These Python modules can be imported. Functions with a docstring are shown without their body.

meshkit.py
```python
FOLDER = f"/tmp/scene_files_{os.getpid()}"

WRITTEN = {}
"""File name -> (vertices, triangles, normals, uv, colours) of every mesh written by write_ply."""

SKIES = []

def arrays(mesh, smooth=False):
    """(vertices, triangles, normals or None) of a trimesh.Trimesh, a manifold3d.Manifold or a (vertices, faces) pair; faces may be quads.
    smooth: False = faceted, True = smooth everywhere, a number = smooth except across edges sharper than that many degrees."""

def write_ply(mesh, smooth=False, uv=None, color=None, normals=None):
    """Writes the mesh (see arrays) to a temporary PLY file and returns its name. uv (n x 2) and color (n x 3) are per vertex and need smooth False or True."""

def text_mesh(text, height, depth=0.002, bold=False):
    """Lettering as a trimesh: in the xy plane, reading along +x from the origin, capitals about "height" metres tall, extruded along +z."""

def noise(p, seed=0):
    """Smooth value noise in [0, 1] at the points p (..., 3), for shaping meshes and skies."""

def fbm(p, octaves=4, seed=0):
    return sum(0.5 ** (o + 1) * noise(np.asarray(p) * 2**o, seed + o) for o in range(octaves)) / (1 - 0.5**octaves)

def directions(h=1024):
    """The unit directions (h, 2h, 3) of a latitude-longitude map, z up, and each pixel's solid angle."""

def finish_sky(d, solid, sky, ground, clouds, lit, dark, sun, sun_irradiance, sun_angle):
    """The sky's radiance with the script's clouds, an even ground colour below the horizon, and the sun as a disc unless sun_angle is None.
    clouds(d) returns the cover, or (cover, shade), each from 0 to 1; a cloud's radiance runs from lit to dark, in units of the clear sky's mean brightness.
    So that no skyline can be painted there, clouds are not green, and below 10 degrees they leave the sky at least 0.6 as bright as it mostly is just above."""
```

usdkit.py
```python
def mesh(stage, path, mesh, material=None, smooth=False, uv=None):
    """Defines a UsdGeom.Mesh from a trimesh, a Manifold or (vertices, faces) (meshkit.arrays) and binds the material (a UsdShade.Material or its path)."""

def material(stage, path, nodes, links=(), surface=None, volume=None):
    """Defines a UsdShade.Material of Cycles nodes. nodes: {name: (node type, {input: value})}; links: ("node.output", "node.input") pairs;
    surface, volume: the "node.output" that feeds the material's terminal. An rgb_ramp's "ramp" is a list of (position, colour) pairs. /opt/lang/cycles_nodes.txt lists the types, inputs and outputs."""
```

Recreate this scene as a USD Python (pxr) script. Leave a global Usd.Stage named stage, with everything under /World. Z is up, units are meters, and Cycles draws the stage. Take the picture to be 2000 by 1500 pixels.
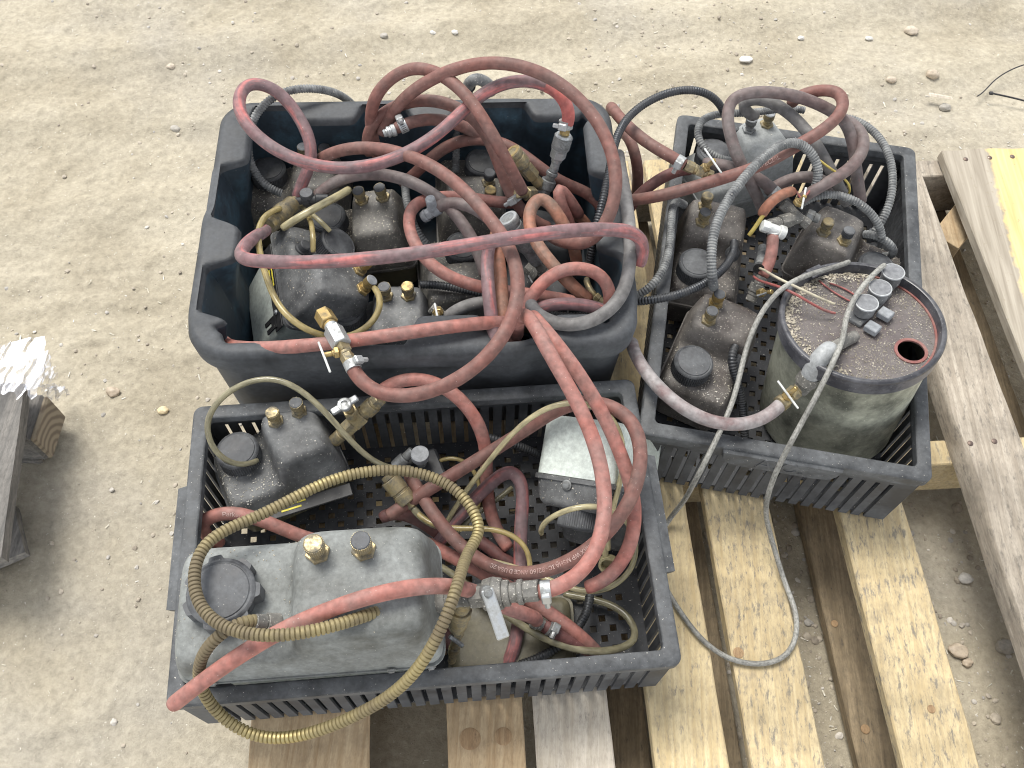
import math, random
import numpy as np, trimesh, manifold3d as m3, usdkit, meshkit
from pxr import Usd, UsdGeom, UsdLux, UsdShade, Gf, Sdf, Vt
from shapely.geometry import Polygon, box as sbox, Point
from shapely import affinity
from scipy.interpolate import splprep, splev
from scipy.spatial.transform import Rotation as Ro

stage = Usd.Stage.CreateInMemory()
UsdGeom.SetStageUpAxis(stage, UsdGeom.Tokens.z); UsdGeom.SetStageMetersPerUnit(stage, 1.0)
UsdGeom.Xform.Define(stage, '/World'); UsdGeom.Scope.Define(stage, '/World/Looks')
rng = np.random.default_rng(7); random.seed(7)

# ------------------------------------------------------------------ camera, sky, sun, exposure
PITCH, ROLL, FPX, CAMH = math.radians(60.97), math.radians(2.68), 1765.0, 1.309
EXPOSURE = 1.45
SKY_STRENGTH, SUN_INT, SUN_ANGLE = 0.12, 0.40, 26.0
SUN_EL, SUN_AZ = math.radians(63), math.radians(-35)      # azimuth: atan2(x, y) of the direction towards the sun
_c, _s = math.cos(PITCH), math.sin(PITCH)
_F = np.array([0, _c, -_s]); _U0 = np.array([0, _s, _c]); _R0 = np.array([1.0, 0, 0])
_R = _R0*math.cos(ROLL) + _U0*math.sin(ROLL); _U = _U0*math.cos(ROLL) - _R0*math.sin(ROLL)
_O = np.array([0, 0, CAMH])
cam = UsdGeom.Camera.Define(stage, '/World/Camera')
HA = 36.0
cam.CreateHorizontalApertureAttr(HA); cam.CreateVerticalApertureAttr(HA*0.75); cam.CreateFocalLengthAttr(HA*FPX/2000)
cam.CreateClippingRangeAttr(Gf.Vec2f(0.01, 500))
mm = Gf.Matrix4d(*_R, 0, *_U, 0, *(-_F), 0, *_O, 1)
UsdGeom.Xformable(cam).AddTransformOp().Set(mm)
cam.CreateExposureAttr(EXPOSURE)
dome = UsdLux.DomeLight.Define(stage, '/World/sky')
sky = usdkit.material(stage, '/World/Looks/sky', {
    'sk': ('sky_texture', {'sky_type': 'single_scattering', 'sun_disc': False, 'sun_elevation': SUN_EL, 'sun_rotation': SUN_AZ}),
    'tc': ('texture_coordinate', {}), 'n': ('noise_texture', {'scale': 2.2, 'detail': 6.0, 'roughness': 0.55}),
    'r': ('rgb_ramp', {'ramp': [(0.25, (0.72,)*3), (0.6, (0.97,)*3)]}),
    'hs': ('hsv', {'saturation': 0.12, 'value': 1.0}), 'mx': ('mix_color', {}),
    'bg': ('background_shader', {'strength': SKY_STRENGTH})},
    [('tc.generated', 'n.vector'), ('n.fac', 'r.fac'), ('r.color', 'mx.fac'), ('sk.color', 'hs.color'), ('sk.color', 'mx.a'), ('hs.color', 'mx.b'),
     ('mx.result', 'bg.color')], surface='bg.background')
UsdShade.MaterialBindingAPI.Apply(dome.GetPrim()).Bind(sky)
sun = UsdLux.DistantLight.Define(stage, '/World/sun')
sun.CreateNormalizeAttr(True); sun.CreateIntensityAttr(SUN_INT); sun.CreateAngleAttr(SUN_ANGLE); sun.CreateColorAttr(Gf.Vec3f(1, 0.965, 0.90))
UsdGeom.Xformable(sun).AddRotateZOp().Set(-math.degrees(SUN_AZ)); UsdGeom.Xformable(sun).AddRotateXOp().Set(-(90-math.degrees(SUN_EL)))
for p in (dome.GetPrim(),):
    p.SetCustomDataByKey('kind', 'structure'); p.SetCustomDataByKey('label', 'pale overcast sky')

# ------------------------------------------------------------------ helpers
def at(u, v, z):
    "the point of the place at height z that the photograph shows at pixel (u, v)"
    d = _R*(u-1000)/FPX + _U*(750-v)/FPX + _F
    return _O + d*(z-_O[2])/d[2]

def A3(q): return q if isinstance(q, np.ndarray) else at(*q)
_used = {}
def uniq(parent, name):
    k = (parent, name); n = _used.get(k, 0); _used[k] = n+1
    return f'{parent}/{name}' if n == 0 else f'{parent}/{name}_{n:03d}'
_base = {}
def tag(prim, label=None, cat=None, group=None, kind=None):
    for k, v in (('label', label), ('category', cat), ('group', group), ('kind', kind)):
        if v: prim.SetCustomDataByKey(k, v)
def thing(name, label, cat, loc, group=None, kind=None):
    p = uniq('/World', name); x = UsdGeom.Xform.Define(stage, p); loc = np.asarray(loc, float)
    x.AddTranslateOp().Set(Gf.Vec3d(*map(float, loc))); _base[p] = loc
    tag(x.GetPrim(), label, cat, group, kind); return p
def obj(name, mesh, mat, parent='/World', smooth=30, uv=None, label=None, cat=None, group=None, kind=None, local=False):
    "one Mesh prim; world coordinates are moved into the parent's frame"
    p = uniq(parent, name)
    top = '/'.join(p.split('/')[:3]); b = _base.get(top)
    if parent == '/World':
        v, f, n = meshkit.arrays(mesh, False); lo, hi = v.min(0), v.max(0)
        b = np.array([(lo[0]+hi[0])/2, (lo[1]+hi[1])/2, lo[2]])
    if b is not None:
        v, f, n = meshkit.arrays(mesh, False); mesh = trimesh.Trimesh(v-b, f, process=False)
    m = usdkit.mesh(stage, p, mesh, MAT[mat] if isinstance(mat, str) else mat, smooth=smooth, uv=uv)
    if parent == '/World':
        m.AddTranslateOp().Set(Gf.Vec3d(*map(float, b))); _base[p] = b
    tag(m.GetPrim(), label, cat, group, kind); return p

def cat_(ms): return trimesh.util.concatenate([m for m in ms if m is not None])
def frame(d):
    d = np.asarray(d, float); d = d/np.linalg.norm(d)
    a = np.array([0, 0, 1.0]) if abs(d[2]) < .9 else np.array([0, 1.0, 0])
    x = np.cross(a, d); x /= np.linalg.norm(x); return x, np.cross(d, x), d
def rings(P, X, Y, rad, n, caps=True, twist=0.0):
    "surface through circles: centres P, axes X, Y, radii rad"
    t = np.linspace(0, 2*np.pi, n, endpoint=False)+twist
    V = (P[:, None]+rad[:, None, None]*(np.cos(t)[None, :, None]*X[:, None]+np.sin(t)[None, :, None]*Y[:, None])).reshape(-1, 3)
    m = len(P); i = np.arange(m-1)[:, None]*n; j = np.arange(n)[None]; k = (j+1) % n
    a, b, c, d = (i+j).ravel(), (i+k).ravel(), (i+n+k).ravel(), (i+n+j).ravel()
    F = np.concatenate([np.stack([a, b, c], 1), np.stack([a, c, d], 1)])
    if caps:
        V = np.concatenate([V, P[:1], P[-1:]]); e = m*n; jj = np.arange(n); kk = (jj+1) % n
        F = np.concatenate([F, np.stack([np.full(n, e), kk, jj], 1), np.stack([np.full(n, e+1), (m-1)*n+jj, (m-1)*n+kk], 1)])
    return trimesh.Trimesh(V, F, process=False)
def lathe(p0, d, prof, n=24, twist=0.0, caps=True):
    "revolve [(distance along d, radius)] round the axis p0 + t d"
    x, y, z = frame(d); s = np.array([q[0] for q in prof], float); r = np.array([q[1] for q in prof], float)
    P = np.asarray(p0)[None]+s[:, None]*z; k = len(P)
    return rings(P, np.repeat(x[None], k, 0), np.repeat(y[None], k, 0), r, n, caps, twist)
def segs(p0, p1, parts, gap=0.0):
    "chain of turned or hex pieces between two points: (share of the length, radius at start, radius at end, sides)"
    p0, p1 = A3(p0), A3(p1); L = np.linalg.norm(p1-p0); d = (p1-p0)/L; tot = sum(q[0] for q in parts); out = []; s = 0
    for fr, r0, r1, n in parts:
        l = fr/tot*L; b = min(.0009, l*.2, r0*.3)
        out.append(lathe(p0+d*s, d, [(0, max(r0-b, 1e-4)), (b, r0), (l-b, r1), (l+.0002, max(r1-b, 1e-4))], n)); s += l
    return cat_(out)
def curve(pts, step=.004, sm=.0016):
    P = np.array([A3(q) for q in pts])
    k = min(3, len(P)-1); tck, u = splprep(P.T, s=len(P)*sm**2, k=k)
    Q = np.array(splev(np.linspace(0, 1, 1500), tck)).T
    s = np.r_[0, np.cumsum(np.linalg.norm(np.diff(Q, axis=0), axis=1))]
    m = max(6, int(s[-1]/step)); t = np.linspace(0, s[-1], m)
    return np.stack([np.interp(t, s, Q[:, i]) for i in range(3)], 1), t
def transport(P):
    T = np.gradient(P, axis=0); T /= np.linalg.norm(T, axis=1)[:, None]
    x, y, _ = frame(T[0]); X = [x]
    for i in range(1, len(P)):
        v = X[-1]-T[i]*np.dot(X[-1], T[i]); X.append(v/np.linalg.norm(v))
    X = np.array(X); return X, np.cross(T, X), T
def tube(pts, r, n=18, step=.004, sm=.0016, wob=0.0):
    P, t = curve(pts, step, sm); X, Y, T = transport(P)
    rad = np.full(len(P), r)
    if wob: rad = rad*(1+wob*(meshkit.noise(np.stack([t*40, t*0, t*0], 1), 3)-.5))
    e = np.minimum(t, t[-1]-t)/r; rad = rad*np.where(e < .25, .86+.14*np.sqrt(np.clip(e/.25, 0, 1)), 1)
    th = np.linspace(0, 2*np.pi, n+1)
    V = (P[:, None]+rad[:, None, None]*(np.cos(th)[None, :, None]*X[:, None]+np.sin(th)[None, :, None]*Y[:, None]))
    uv = np.stack(np.broadcast_arrays(t[:, None], (th/(2*np.pi))[None]), -1).reshape(-1, 2)
    m, k = len(P), n+1; V = V.reshape(-1, 3); i = np.arange(m-1)[:, None]*k; j = np.arange(n)[None]
    a, b, c, d = (i+j).ravel(), (i+j+1).ravel(), (i+k+j+1).ravel(), (i+k+j).ravel()
    F = np.concatenate([np.stack([a, b, c], 1), np.stack([a, c, d], 1)])
    V = np.concatenate([V, P[:1], P[-1:]]); uv = np.concatenate([uv, [[0, 0], [t[-1], 0]]]); e = m*k; jj = np.arange(n)
    F = np.concatenate([F, np.stack([np.full(n, e), jj+1, jj], 1), np.stack([np.full(n, e+1), (m-1)*k+jj, (m-1)*k+jj+1], 1)])
    return trimesh.Trimesh(V, F, process=False), uv, P
def ribbed(pts, r, pitch, depth, n=16, sm=.0016, kind='sine'):
    P, t = curve(pts, pitch/5, sm); X, Y, T = transport(P); ph = (np.arange(len(P)) % 5)
    prof = np.array([1, 1, 1-depth*.35, 1-depth, 1-depth*.35]) if kind == 'sine' else np.array([1-depth, .985, 1, 1, .985])
    rad = r*prof[ph]
    return rings(P, X, Y, rad, n), P
def rbox(sz, r=.004, c=(0, 0, 0), top=None):
    "rounded box as the hull of eight balls; top=(sx, sy) narrows its top"
    sx, sy, sz_ = np.array(sz)/2; b = []
    ball = m3.Manifold.sphere(r, 12)
    for i in (-1, 1):
        for j in (-1, 1):
            for k in (-1, 1):
                ax, ay = (sx, sy) if k < 0 or top is None else (top[0]/2, top[1]/2)
                b.append(ball.translate((c[0]+i*(ax-r), c[1]+j*(ay-r), c[2]+k*(sz_-r))))
    return m3.Manifold.batch_hull(b)
def tm(m):
    v, f, _ = meshkit.arrays(m, False); return trimesh.Trimesh(v, f, process=False)
def place(mesh, R, p):
    mesh = mesh.copy(); mesh.vertices = R.apply(mesh.vertices)+np.asarray(p); return mesh
def bx(c, sz, R=None):
    b = trimesh.creation.box(sz); b.vertices += 0
    if R is not None: b.vertices = R.apply(b.vertices)
    b.vertices += np.asarray(c); return b
def bevel_box(c, sz, b=.002, R=None):
    x, y, z = np.array(sz)/2; pts = []
    for i in (-1, 1):
        for j in (-1, 1):
            for k in (-1, 1):
                pts += [(i*(x-b), j*(y-b), k*z), (i*(x-b), j*y, k*(z-b)), (i*x, j*(y-b), k*(z-b))]
    h = trimesh.convex.convex_hull(np.array(pts))
    if R is not None: h.vertices = R.apply(h.vertices)
    h.vertices += np.asarray(c); return h
def flakes(mesh, count, lo=.0004, hi=.0013, up=.35, seed=0, soft=False):
    "tiny chips lying on the upward faces of a mesh"
    r = np.random.default_rng(seed); P, fi = trimesh.sample.sample_surface(mesh, count*4, seed=seed)
    N = mesh.face_normals[fi]; ok = N[:, 2] > up
    clump = meshkit.noise(P*22, seed) > r.uniform(.25, .8, len(P)); ok &= clump | (soft & (r.random(len(P)) < .45))
    P, N = P[ok][:count], N[ok][:count]; V, F = [], []
    for p, nn in zip(P, N):
        x, y, z = frame(nn+r.normal(0, .25, 3)); a = r.uniform(0, 6.28); s = lo+(hi-lo)*r.random()**2.2; w = s*r.uniform(.35, .9)
        e1 = (x*math.cos(a)+y*math.sin(a))*s; e2 = (-x*math.sin(a)+y*math.cos(a))*w; q = p+nn*.0006; k = len(V)
        V += [q-e1-e2, q+e1-e2*.6, q+e1*.8+e2, q-e1*.9+e2*.8, q+z*.0006]
        F += [(k, k+1, k+4), (k+1, k+2, k+4), (k+2, k+3, k+4), (k+3, k, k+4)]
    return trimesh.Trimesh(np.array(V), np.array(F), process=False)

# ------------------------------------------------------------------ materials
MAT = {}
def mat(name, nodes, links, surface='p.BSDF'):
    MAT[name] = usdkit.material(stage, '/World/Looks/'+name, nodes, links, surface=surface); return name
def grey(x): return (x, x, x)
def plastic(name, base, dust, lo=.42, hi=.7, big=14., rough=.62, fleck=.7, bump=.12, spec=.4, fleckcol=(.55, .52, .46), grime=None):
    nodes = {'g': ('geometry', {}), 'n1': ('noise_texture', {'scale': big, 'detail': 7., 'roughness': .62}), 'r1': ('rgb_ramp', {'ramp': [(lo, grey(0)), (hi, grey(1))]}),
             'n2': ('noise_texture', {'scale': 420., 'detail': 3., 'roughness': .6}), 'r2': ('rgb_ramp', {'ramp': [(fleck, grey(0)), (fleck+.05, grey(1))]}),
             'n3': ('noise_texture', {'scale': 160., 'detail': 5., 'roughness': .7}), 'r3': ('rgb_ramp', {'ramp': [(.3, grey(.72)), (.7, grey(1.18))]}),
             'm1': ('mix_color', {'a': base, 'b': dust}), 'm3': ('mix_color', {'blend_type': 'multiply', 'fac': 1.0, 'use_clamp': False}), 'm2': ('mix_color', {'b': fleckcol}),
             'rr': ('map_range', {'to_min': rough-.12, 'to_max': rough+.2}),
             'b': ('bump', {'strength': bump, 'distance': .002}), 'p': ('principled_bsdf', {'roughness': rough, 'specular_ior_level': spec})}
    links = [('g.position', 'n1.vector'), ('g.position', 'n2.vector'), ('g.position', 'n3.vector'), ('n1.fac', 'r1.fac'), ('r1.color', 'm1.fac'), ('n2.fac', 'r2.fac'),
             ('n3.fac', 'r3.fac'), ('m1.result', 'm3.a'), ('r3.color', 'm3.b'), ('m3.result', 'm2.a'), ('r2.color', 'm2.fac'), ('r1.color', 'rr.value'), ('rr.result', 'p.roughness'),
             ('m2.result', 'p.base_color'), ('n3.fac', 'b.height'), ('b.normal', 'p.normal')]
    return mat(name, nodes, links)
plastic('black_plastic', (.02, .021, .023), (.085, .088, .091), .38, .72, fleck=.73)
plastic('rim_plastic', (.03, .032, .034), (.115, .12, .124), .34, .72, 30., fleck=.685)
plastic('floor_plastic', (.02, .021, .024), (.06, .062, .066), .4, .75, fleck=.68)
plastic('tote_plastic', (.022, .024, .026), (.085, .09, .096), .34, .74, 14., fleck=.74)
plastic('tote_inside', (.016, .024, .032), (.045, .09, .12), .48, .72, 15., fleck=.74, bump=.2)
plastic('grey_cover', (.095, .098, .09), (.215, .226, .218), .34, .64, 16., .7, fleck=.70)
plastic('dark_cover', (.045, .046, .047), (.175, .178, .176), .34, .68, 16., .66, fleck=.655)
plastic('oily_cover', (.05, .045, .04), (.18, .17, .15), .4, .68, 18., .5, fleck=.635, fleckcol=(.6, .55, .42), spec=.5)
plastic('brown_cover', (.050, .041, .036), (.165, .152, .138), .36, .64, 16., .52, fleck=.64, fleckcol=(.55, .5, .42))
plastic('dusty_cover', (.17, .18, .18), (.27, .28, .275), .3, .66, 9., .85, fleck=.74)
plastic('cap_plastic', (.03, .031, .034), (.12, .125, .13), .36, .7, 30., .6, fleck=.70)
plastic('white_tank', (.55, .595, .545), (.44, .47, .40), .5, .85, 7., .5, fleck=.80, fleckcol=(.2, .18, .12), bump=.05)
plastic('olive_tank', (.085, .075, .045), (.14, .125, .08), .4, .7, 12., .45, fleck=.72)
plastic('drum_paint', (.26, .262, .205), (.06, .062, .048), .40, .62, 13., .5, fleck=.67, fleckcol=(.4, .4, .33), bump=.25)
plastic('lid_paint', (.08, .064, .061), (.135, .122, .115), .34, .68, 15., .55, fleck=.665, fleckcol=(.5, .46, .37))
plastic('grit_tan', (.30, .265, .20), (.48, .44, .36), .45, .6, 90., .7, fleck=.9)
plastic('yellow_wire', (.36, .28, .07), (.22, .17, .05), .5, .75, 120.)
plastic('lip_paint', (.03, .03, .034), (.10, .10, .108), .42, .72, 30., .38, fleck=.69)
plastic('red_primer', (.19, .06, .05), (.22, .13, .11), .4, .7, 30., .6, fleck=.72)
plastic('knob_grey', (.16, .17, .18), (.27, .28, .29), .3, .7, 40., .6, fleck=.74)
plastic('knob_face', (.12, .123, .13), (.19, .195, .2), .3, .7, 40., .6, fleck=.74)
plastic('knob_rim', (.36, .37, .37), (.25, .255, .26), .4, .7, 60., .5, fleck=.8)
plastic('elbow_grey', (.33, .34, .34), (.20, .205, .2), .42, .7, 50., .55, fleck=.72)
plastic('white_plastic', (.55, .56, .54), (.2, .2, .18), .5, .75, 60., .5, fleck=.72, fleckcol=(.1, .1, .08))
plastic('grimy_metal', (.09, .088, .08), (.2, .19, .17), .35, .7, 60., .6, fleck=.62, fleckcol=(.5, .48, .42))
plastic('black_strap', (.012, .012, .013), (.05, .05, .05), .5, .8, 40.)
plastic('yellow_print', (.55, .47, .03), (.2, .17, .03), .5, .75, 120.)
plastic('yellow_label', (.36, .26, .03), (.1, .075, .02), .4, .6, 40.)
plastic('hole_dark', (.006, .006, .006), (.012, .012, .012))
plastic('red_wire', (.24, .07, .062), (.16, .09, .08), .5, .7, 50.)
plastic('cream_wire', (.42, .38, .28), (.25, .23, .18), .5, .7, 50.)
plastic('print_white', (.42, .31, .28), (.28, .15, .13), .42, .66, 120.)
plastic('chip', (.50, .46, .36), (.66, .64, .58), .45, .6, 90., .6, fleck=.9)
plastic('zip_black', (.015, .015, .016), (.04, .04, .04))
def metal(name, col, dirt, lo=.45, hi=.7, rough=.38, sc=90.):
    mat(name, {'g': ('geometry', {}), 'n': ('noise_texture', {'scale': sc, 'detail': 6., 'roughness': .65}), 'r': ('rgb_ramp', {'ramp': [(lo, grey(0)), (hi, grey(1))]}),
               'm': ('mix_color', {'a': col, 'b': dirt}), 'me': ('map_range', {'to_min': .9, 'to_max': .15}), 'ro': ('map_range', {'to_min': rough, 'to_max': .75}),
               'b': ('bump', {'strength': .1, 'distance': .001}), 'p': ('principled_bsdf', {})},
        [('g.position', 'n.vector'), ('n.fac', 'r.fac'), ('r.color', 'm.fac'), ('m.result', 'p.base_color'), ('r.color', 'me.value'), ('me.result', 'p.metallic'), ('r.color', 'ro.value'),
         ('ro.result', 'p.roughness'), ('n.fac', 'b.height'), ('b.normal', 'p.normal')])
metal('brass', (.40, .29, .12), (.12, .1, .06), .42, .68, .42); metal('dull_brass', (.36, .29, .16), (.11, .1, .075), .38, .64)
metal('steel', (.44, .455, .455), (.17, .17, .16), .46, .7, .42); metal('dull_steel', (.3, .31, .31), (.11, .11, .105), .36, .62)
metal('goose_brass', (.37, .31, .155), (.12, .095, .055), .38, .60, .5, 7.); metal('conduit_black', (.06, .063, .068), (.05, .05, .05), .4, .7, .35, 60.)
plastic('conduit_dusty', (.05, .052, .055), (.22, .225, .22), .32, .66, 60., .55, fleck=.66)
metal('rusty_nail', (.16, .12, .1), (.09, .06, .045))
def hose(name, base, dust, hot, hotlo=.66, dlo=.35, dhi=.7, rough=.62, sc=(9., 3., 1.), soft=.07):
    mat(name, {'g': ('geometry', {}), 't': ('texture_coordinate', {}), 'mp': ('mapping', {'scale': sc}),
               'n1': ('noise_texture', {'scale': 26., 'detail': 6., 'roughness': .6}), 'r1': ('rgb_ramp', {'ramp': [(dlo, grey(0)), (dhi, grey(1))]}),
               'n2': ('noise_texture', {'scale': 2.2, 'detail': 5., 'roughness': .65}), 'r2': ('rgb_ramp', {'ramp': [(hotlo, grey(0)), (hotlo+soft, grey(1))]}),
               'n3': ('noise_texture', {'scale': 300., 'detail': 4., 'roughness': .7}), 'r3': ('rgb_ramp', {'ramp': [(.66, grey(0)), (.74, grey(.7))]}),
               'n4': ('noise_texture', {'scale': 120., 'detail': 4.}), 'r4': ('rgb_ramp', {'ramp': [(.3, grey(.70)), (.7, grey(1.2))]}),
               'm1': ('mix_color', {'a': base, 'b': dust}), 'm2': ('mix_color', {'b': hot}), 'm4': ('mix_color', {'blend_type': 'multiply', 'fac': 1., 'use_clamp': False}),
               'm3': ('mix_color', {'b': (.5, .44, .4)}), 'b': ('bump', {'strength': .15, 'distance': .001}), 'p': ('principled_bsdf', {'roughness': rough, 'specular_ior_level': .35})},
        [('g.position', 'n1.vector'), ('n1.fac', 'r1.fac'), ('r1.color', 'm1.fac'), ('t.UV', 'mp.vector'), ('mp.vector', 'n2.vector'), ('n2.fac', 'r2.fac'), ('r2.color', 'm2.fac'),
         ('m1.result', 'm2.a'), ('m2.result', 'm4.a'), ('g.position', 'n4.vector'), ('n4.fac', 'r4.fac'), ('r4.color', 'm4.b'), ('m4.result', 'm3.a'), ('g.position', 'n3.vector'),
         ('n3.fac', 'r3.fac'), ('r3.color', 'm3.fac'), ('m3.result', 'p.base_color'), ('n3.fac', 'b.height'), ('b.normal', 'p.normal')])
hose('hose_pink', (.30, .115, .092), (.225, .132, .115), (.45, .12, .1), .7)
hose('hose_scuffed', (.17, .095, .098), (.135, .10, .102), (.40, .125, .115), .50, sc=(4., 1.6, 1.), soft=.16)
hose('hose_brown', (.165, .071, .057), (.138, .083, .071), (.3, .1, .08), .74)
hose('hose_greyred', (.115, .08, .075), (.15, .132, .126), (.36, .12, .09), .66, soft=.1)
hose('hose_grey', (.10, .095, .092), (.165, .16, .155), (.4, .13, .09), .72)
hose('hose_orange', (.28, .115, .07), (.15, .105, .08), (.45, .14, .08), .66)
hose('hose_bright', (.38, .10, .085), (.29, .11, .10), (.5, .1, .08), .7)
hose('hose_dark', (.11, .038, .035), (.10, .06, .055), (.3, .06, .05), .68)
hose('hose_dusty', (.14, .075, .072), (.26, .24, .235), (.3, .09, .08), .75, .3, .55)
def clear(name, col, rough=.18):
    mat(name, {'t': ('texture_coordinate', {}), 'mp': ('mapping', {'scale': (30., 2., 1.)}), 'n': ('noise_texture', {'scale': 2., 'detail': 4.}), 'r': ('rgb_ramp', {'ramp': [(.35, tuple(c*.55 for c in col)), (.65, col)]}),
               'p': ('principled_bsdf', {'roughness': rough, 'transmission_weight': .45, 'ior': 1.42})},
        [('t.UV', 'mp.vector'), ('mp.vector', 'n.vector'), ('n.fac', 'r.fac'), ('r.color', 'p.base_color')])
clear('clear_tube', (.62, .55, .33)); clear('amber_tube', (.45, .36, .16)); clear('smoky_tube', (.34, .31, .2))
mat('braid', {'t': ('texture_coordinate', {}), 'mp': ('mapping', {'scale': (260., 9., 1.), 'rotation': (0, 0, .0)}), 'w': ('noise_texture', {'scale': 1., 'detail': 1.}),
              'r': ('rgb_ramp', {'ramp': [(.3, (.12, .118, .104)), (.62, (.235, .23, .208))]}), 'g': ('geometry', {}), 'n': ('noise_texture', {'scale': 30., 'detail': 4.}),
              'r2': ('rgb_ramp', {'ramp': [(.3, grey(.6)), (.7, grey(1.35))]}), 'm': ('mix_color', {'blend_type': 'multiply', 'fac': 1., 'use_clamp': False}),
              'b': ('bump', {'strength': .5, 'distance': .001}), 'p': ('principled_bsdf', {'roughness': .6})},
    [('t.UV', 'mp.vector'), ('mp.vector', 'w.vector'), ('w.fac', 'r.fac'), ('r.color', 'm.a'), ('g.position', 'n.vector'), ('n.fac', 'r2.fac'), ('r2.color', 'm.b'), ('m.result', 'p.base_color'),
     ('w.fac', 'b.height'), ('b.normal', 'p.normal')])
YAW = math.radians(6.03)
def wood(name, a, b, spot, slo=.6, stain=None, sc=1.0, off=(0, 0, 0)):
    "grain runs along the boards"
    mat(name, {'g': ('geometry', {}), 'mp': ('mapping', {'rotation': (0, 0, -YAW), 'scale': (1., .045, 1.), 'location': off}), 'mp2': ('mapping', {'rotation': (0, 0, -YAW), 'scale': (1., .3, 1.), 'location': off}),
               'mp3': ('mapping', {'rotation': (0, 0, -YAW), 'scale': (.3, 1., 1.)}),
               'n1': ('noise_texture', {'scale': 130.*sc, 'detail': 7., 'roughness': .65, 'distortion': .6}), 'r1': ('rgb_ramp', {'ramp': [(.34, a), (.64, b)]}),
               'n2': ('noise_texture', {'scale': 150., 'detail': 8., 'roughness': .75}), 'r2': ('rgb_ramp', {'ramp': [(slo, grey(0)), (slo+.10, grey(.8))]}),
               'n3': ('noise_texture', {'scale': 9., 'detail': 5., 'roughness': .6}), 'r3': ('rgb_ramp', {'ramp': [(.3, grey(.6)), (.68, grey(1.14))]}),
               'n4': ('noise_texture', {'scale': 14., 'detail': 3.}), 'r4': ('rgb_ramp', {'ramp': [(.58, grey(0)), (.66, grey(1))]}),
               'n5': ('noise_texture', {'scale': 260., 'detail': 6., 'roughness': .8}), 'r5': ('rgb_ramp', {'ramp': [(.46, grey(0)), (.62, grey(.5))]}), 'm5': ('mix_color', {'b': tuple(.55*q_+.45*w_ for q_, w_ in zip(spot, a))}), 'n6': ('noise_texture', {'scale': 22., 'detail': 7., 'roughness': .7}), 'r6': ('rgb_ramp', {'ramp': [(.54, grey(0)), (.70, grey(.55))]}), 'm6': ('mix_color', {'b': tuple(.7*q_+.3*w_ for q_, w_ in zip(spot, a))}), 'm2': ('mix_color', {'b': spot}), 'm3': ('mix_color', {'blend_type': 'multiply', 'fac': 1., 'use_clamp': False}), 'mu': ('mix_color', {'blend_type': 'multiply', 'fac': .75, 'b': grey(0)}),
               'b': ('bump', {'strength': .45, 'distance': .0016}), 'p': ('principled_bsdf', {'roughness': .78, 'specular_ior_level': .25})},
        [('g.position', 'mp.vector'), ('g.position', 'mp2.vector'), ('mp.vector', 'n1.vector'), ('mp2.vector', 'n2.vector'), ('g.position', 'mp3.vector'), ('mp3.vector', 'n3.vector'),
         ('n1.fac', 'r1.fac'), ('n2.fac', 'r2.fac'), ('n3.fac', 'r3.fac'), ('mp2.vector', 'n5.vector'), ('n5.fac', 'r5.fac'), ('r1.color', 'm5.a'), ('r5.color', 'm5.fac'), ('g.position', 'n6.vector'), ('n6.fac', 'r6.fac'), ('m5.result', 'm6.a'), ('r6.color', 'm6.fac'), ('m6.result', 'm2.a'), ('r2.color', 'm2.fac'), ('m2.result', 'm3.a'), ('r3.color', 'm3.b'), ('m3.result', 'p.base_color'),
         ('n1.fac', 'b.height'), ('b.normal', 'p.normal')])
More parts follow.
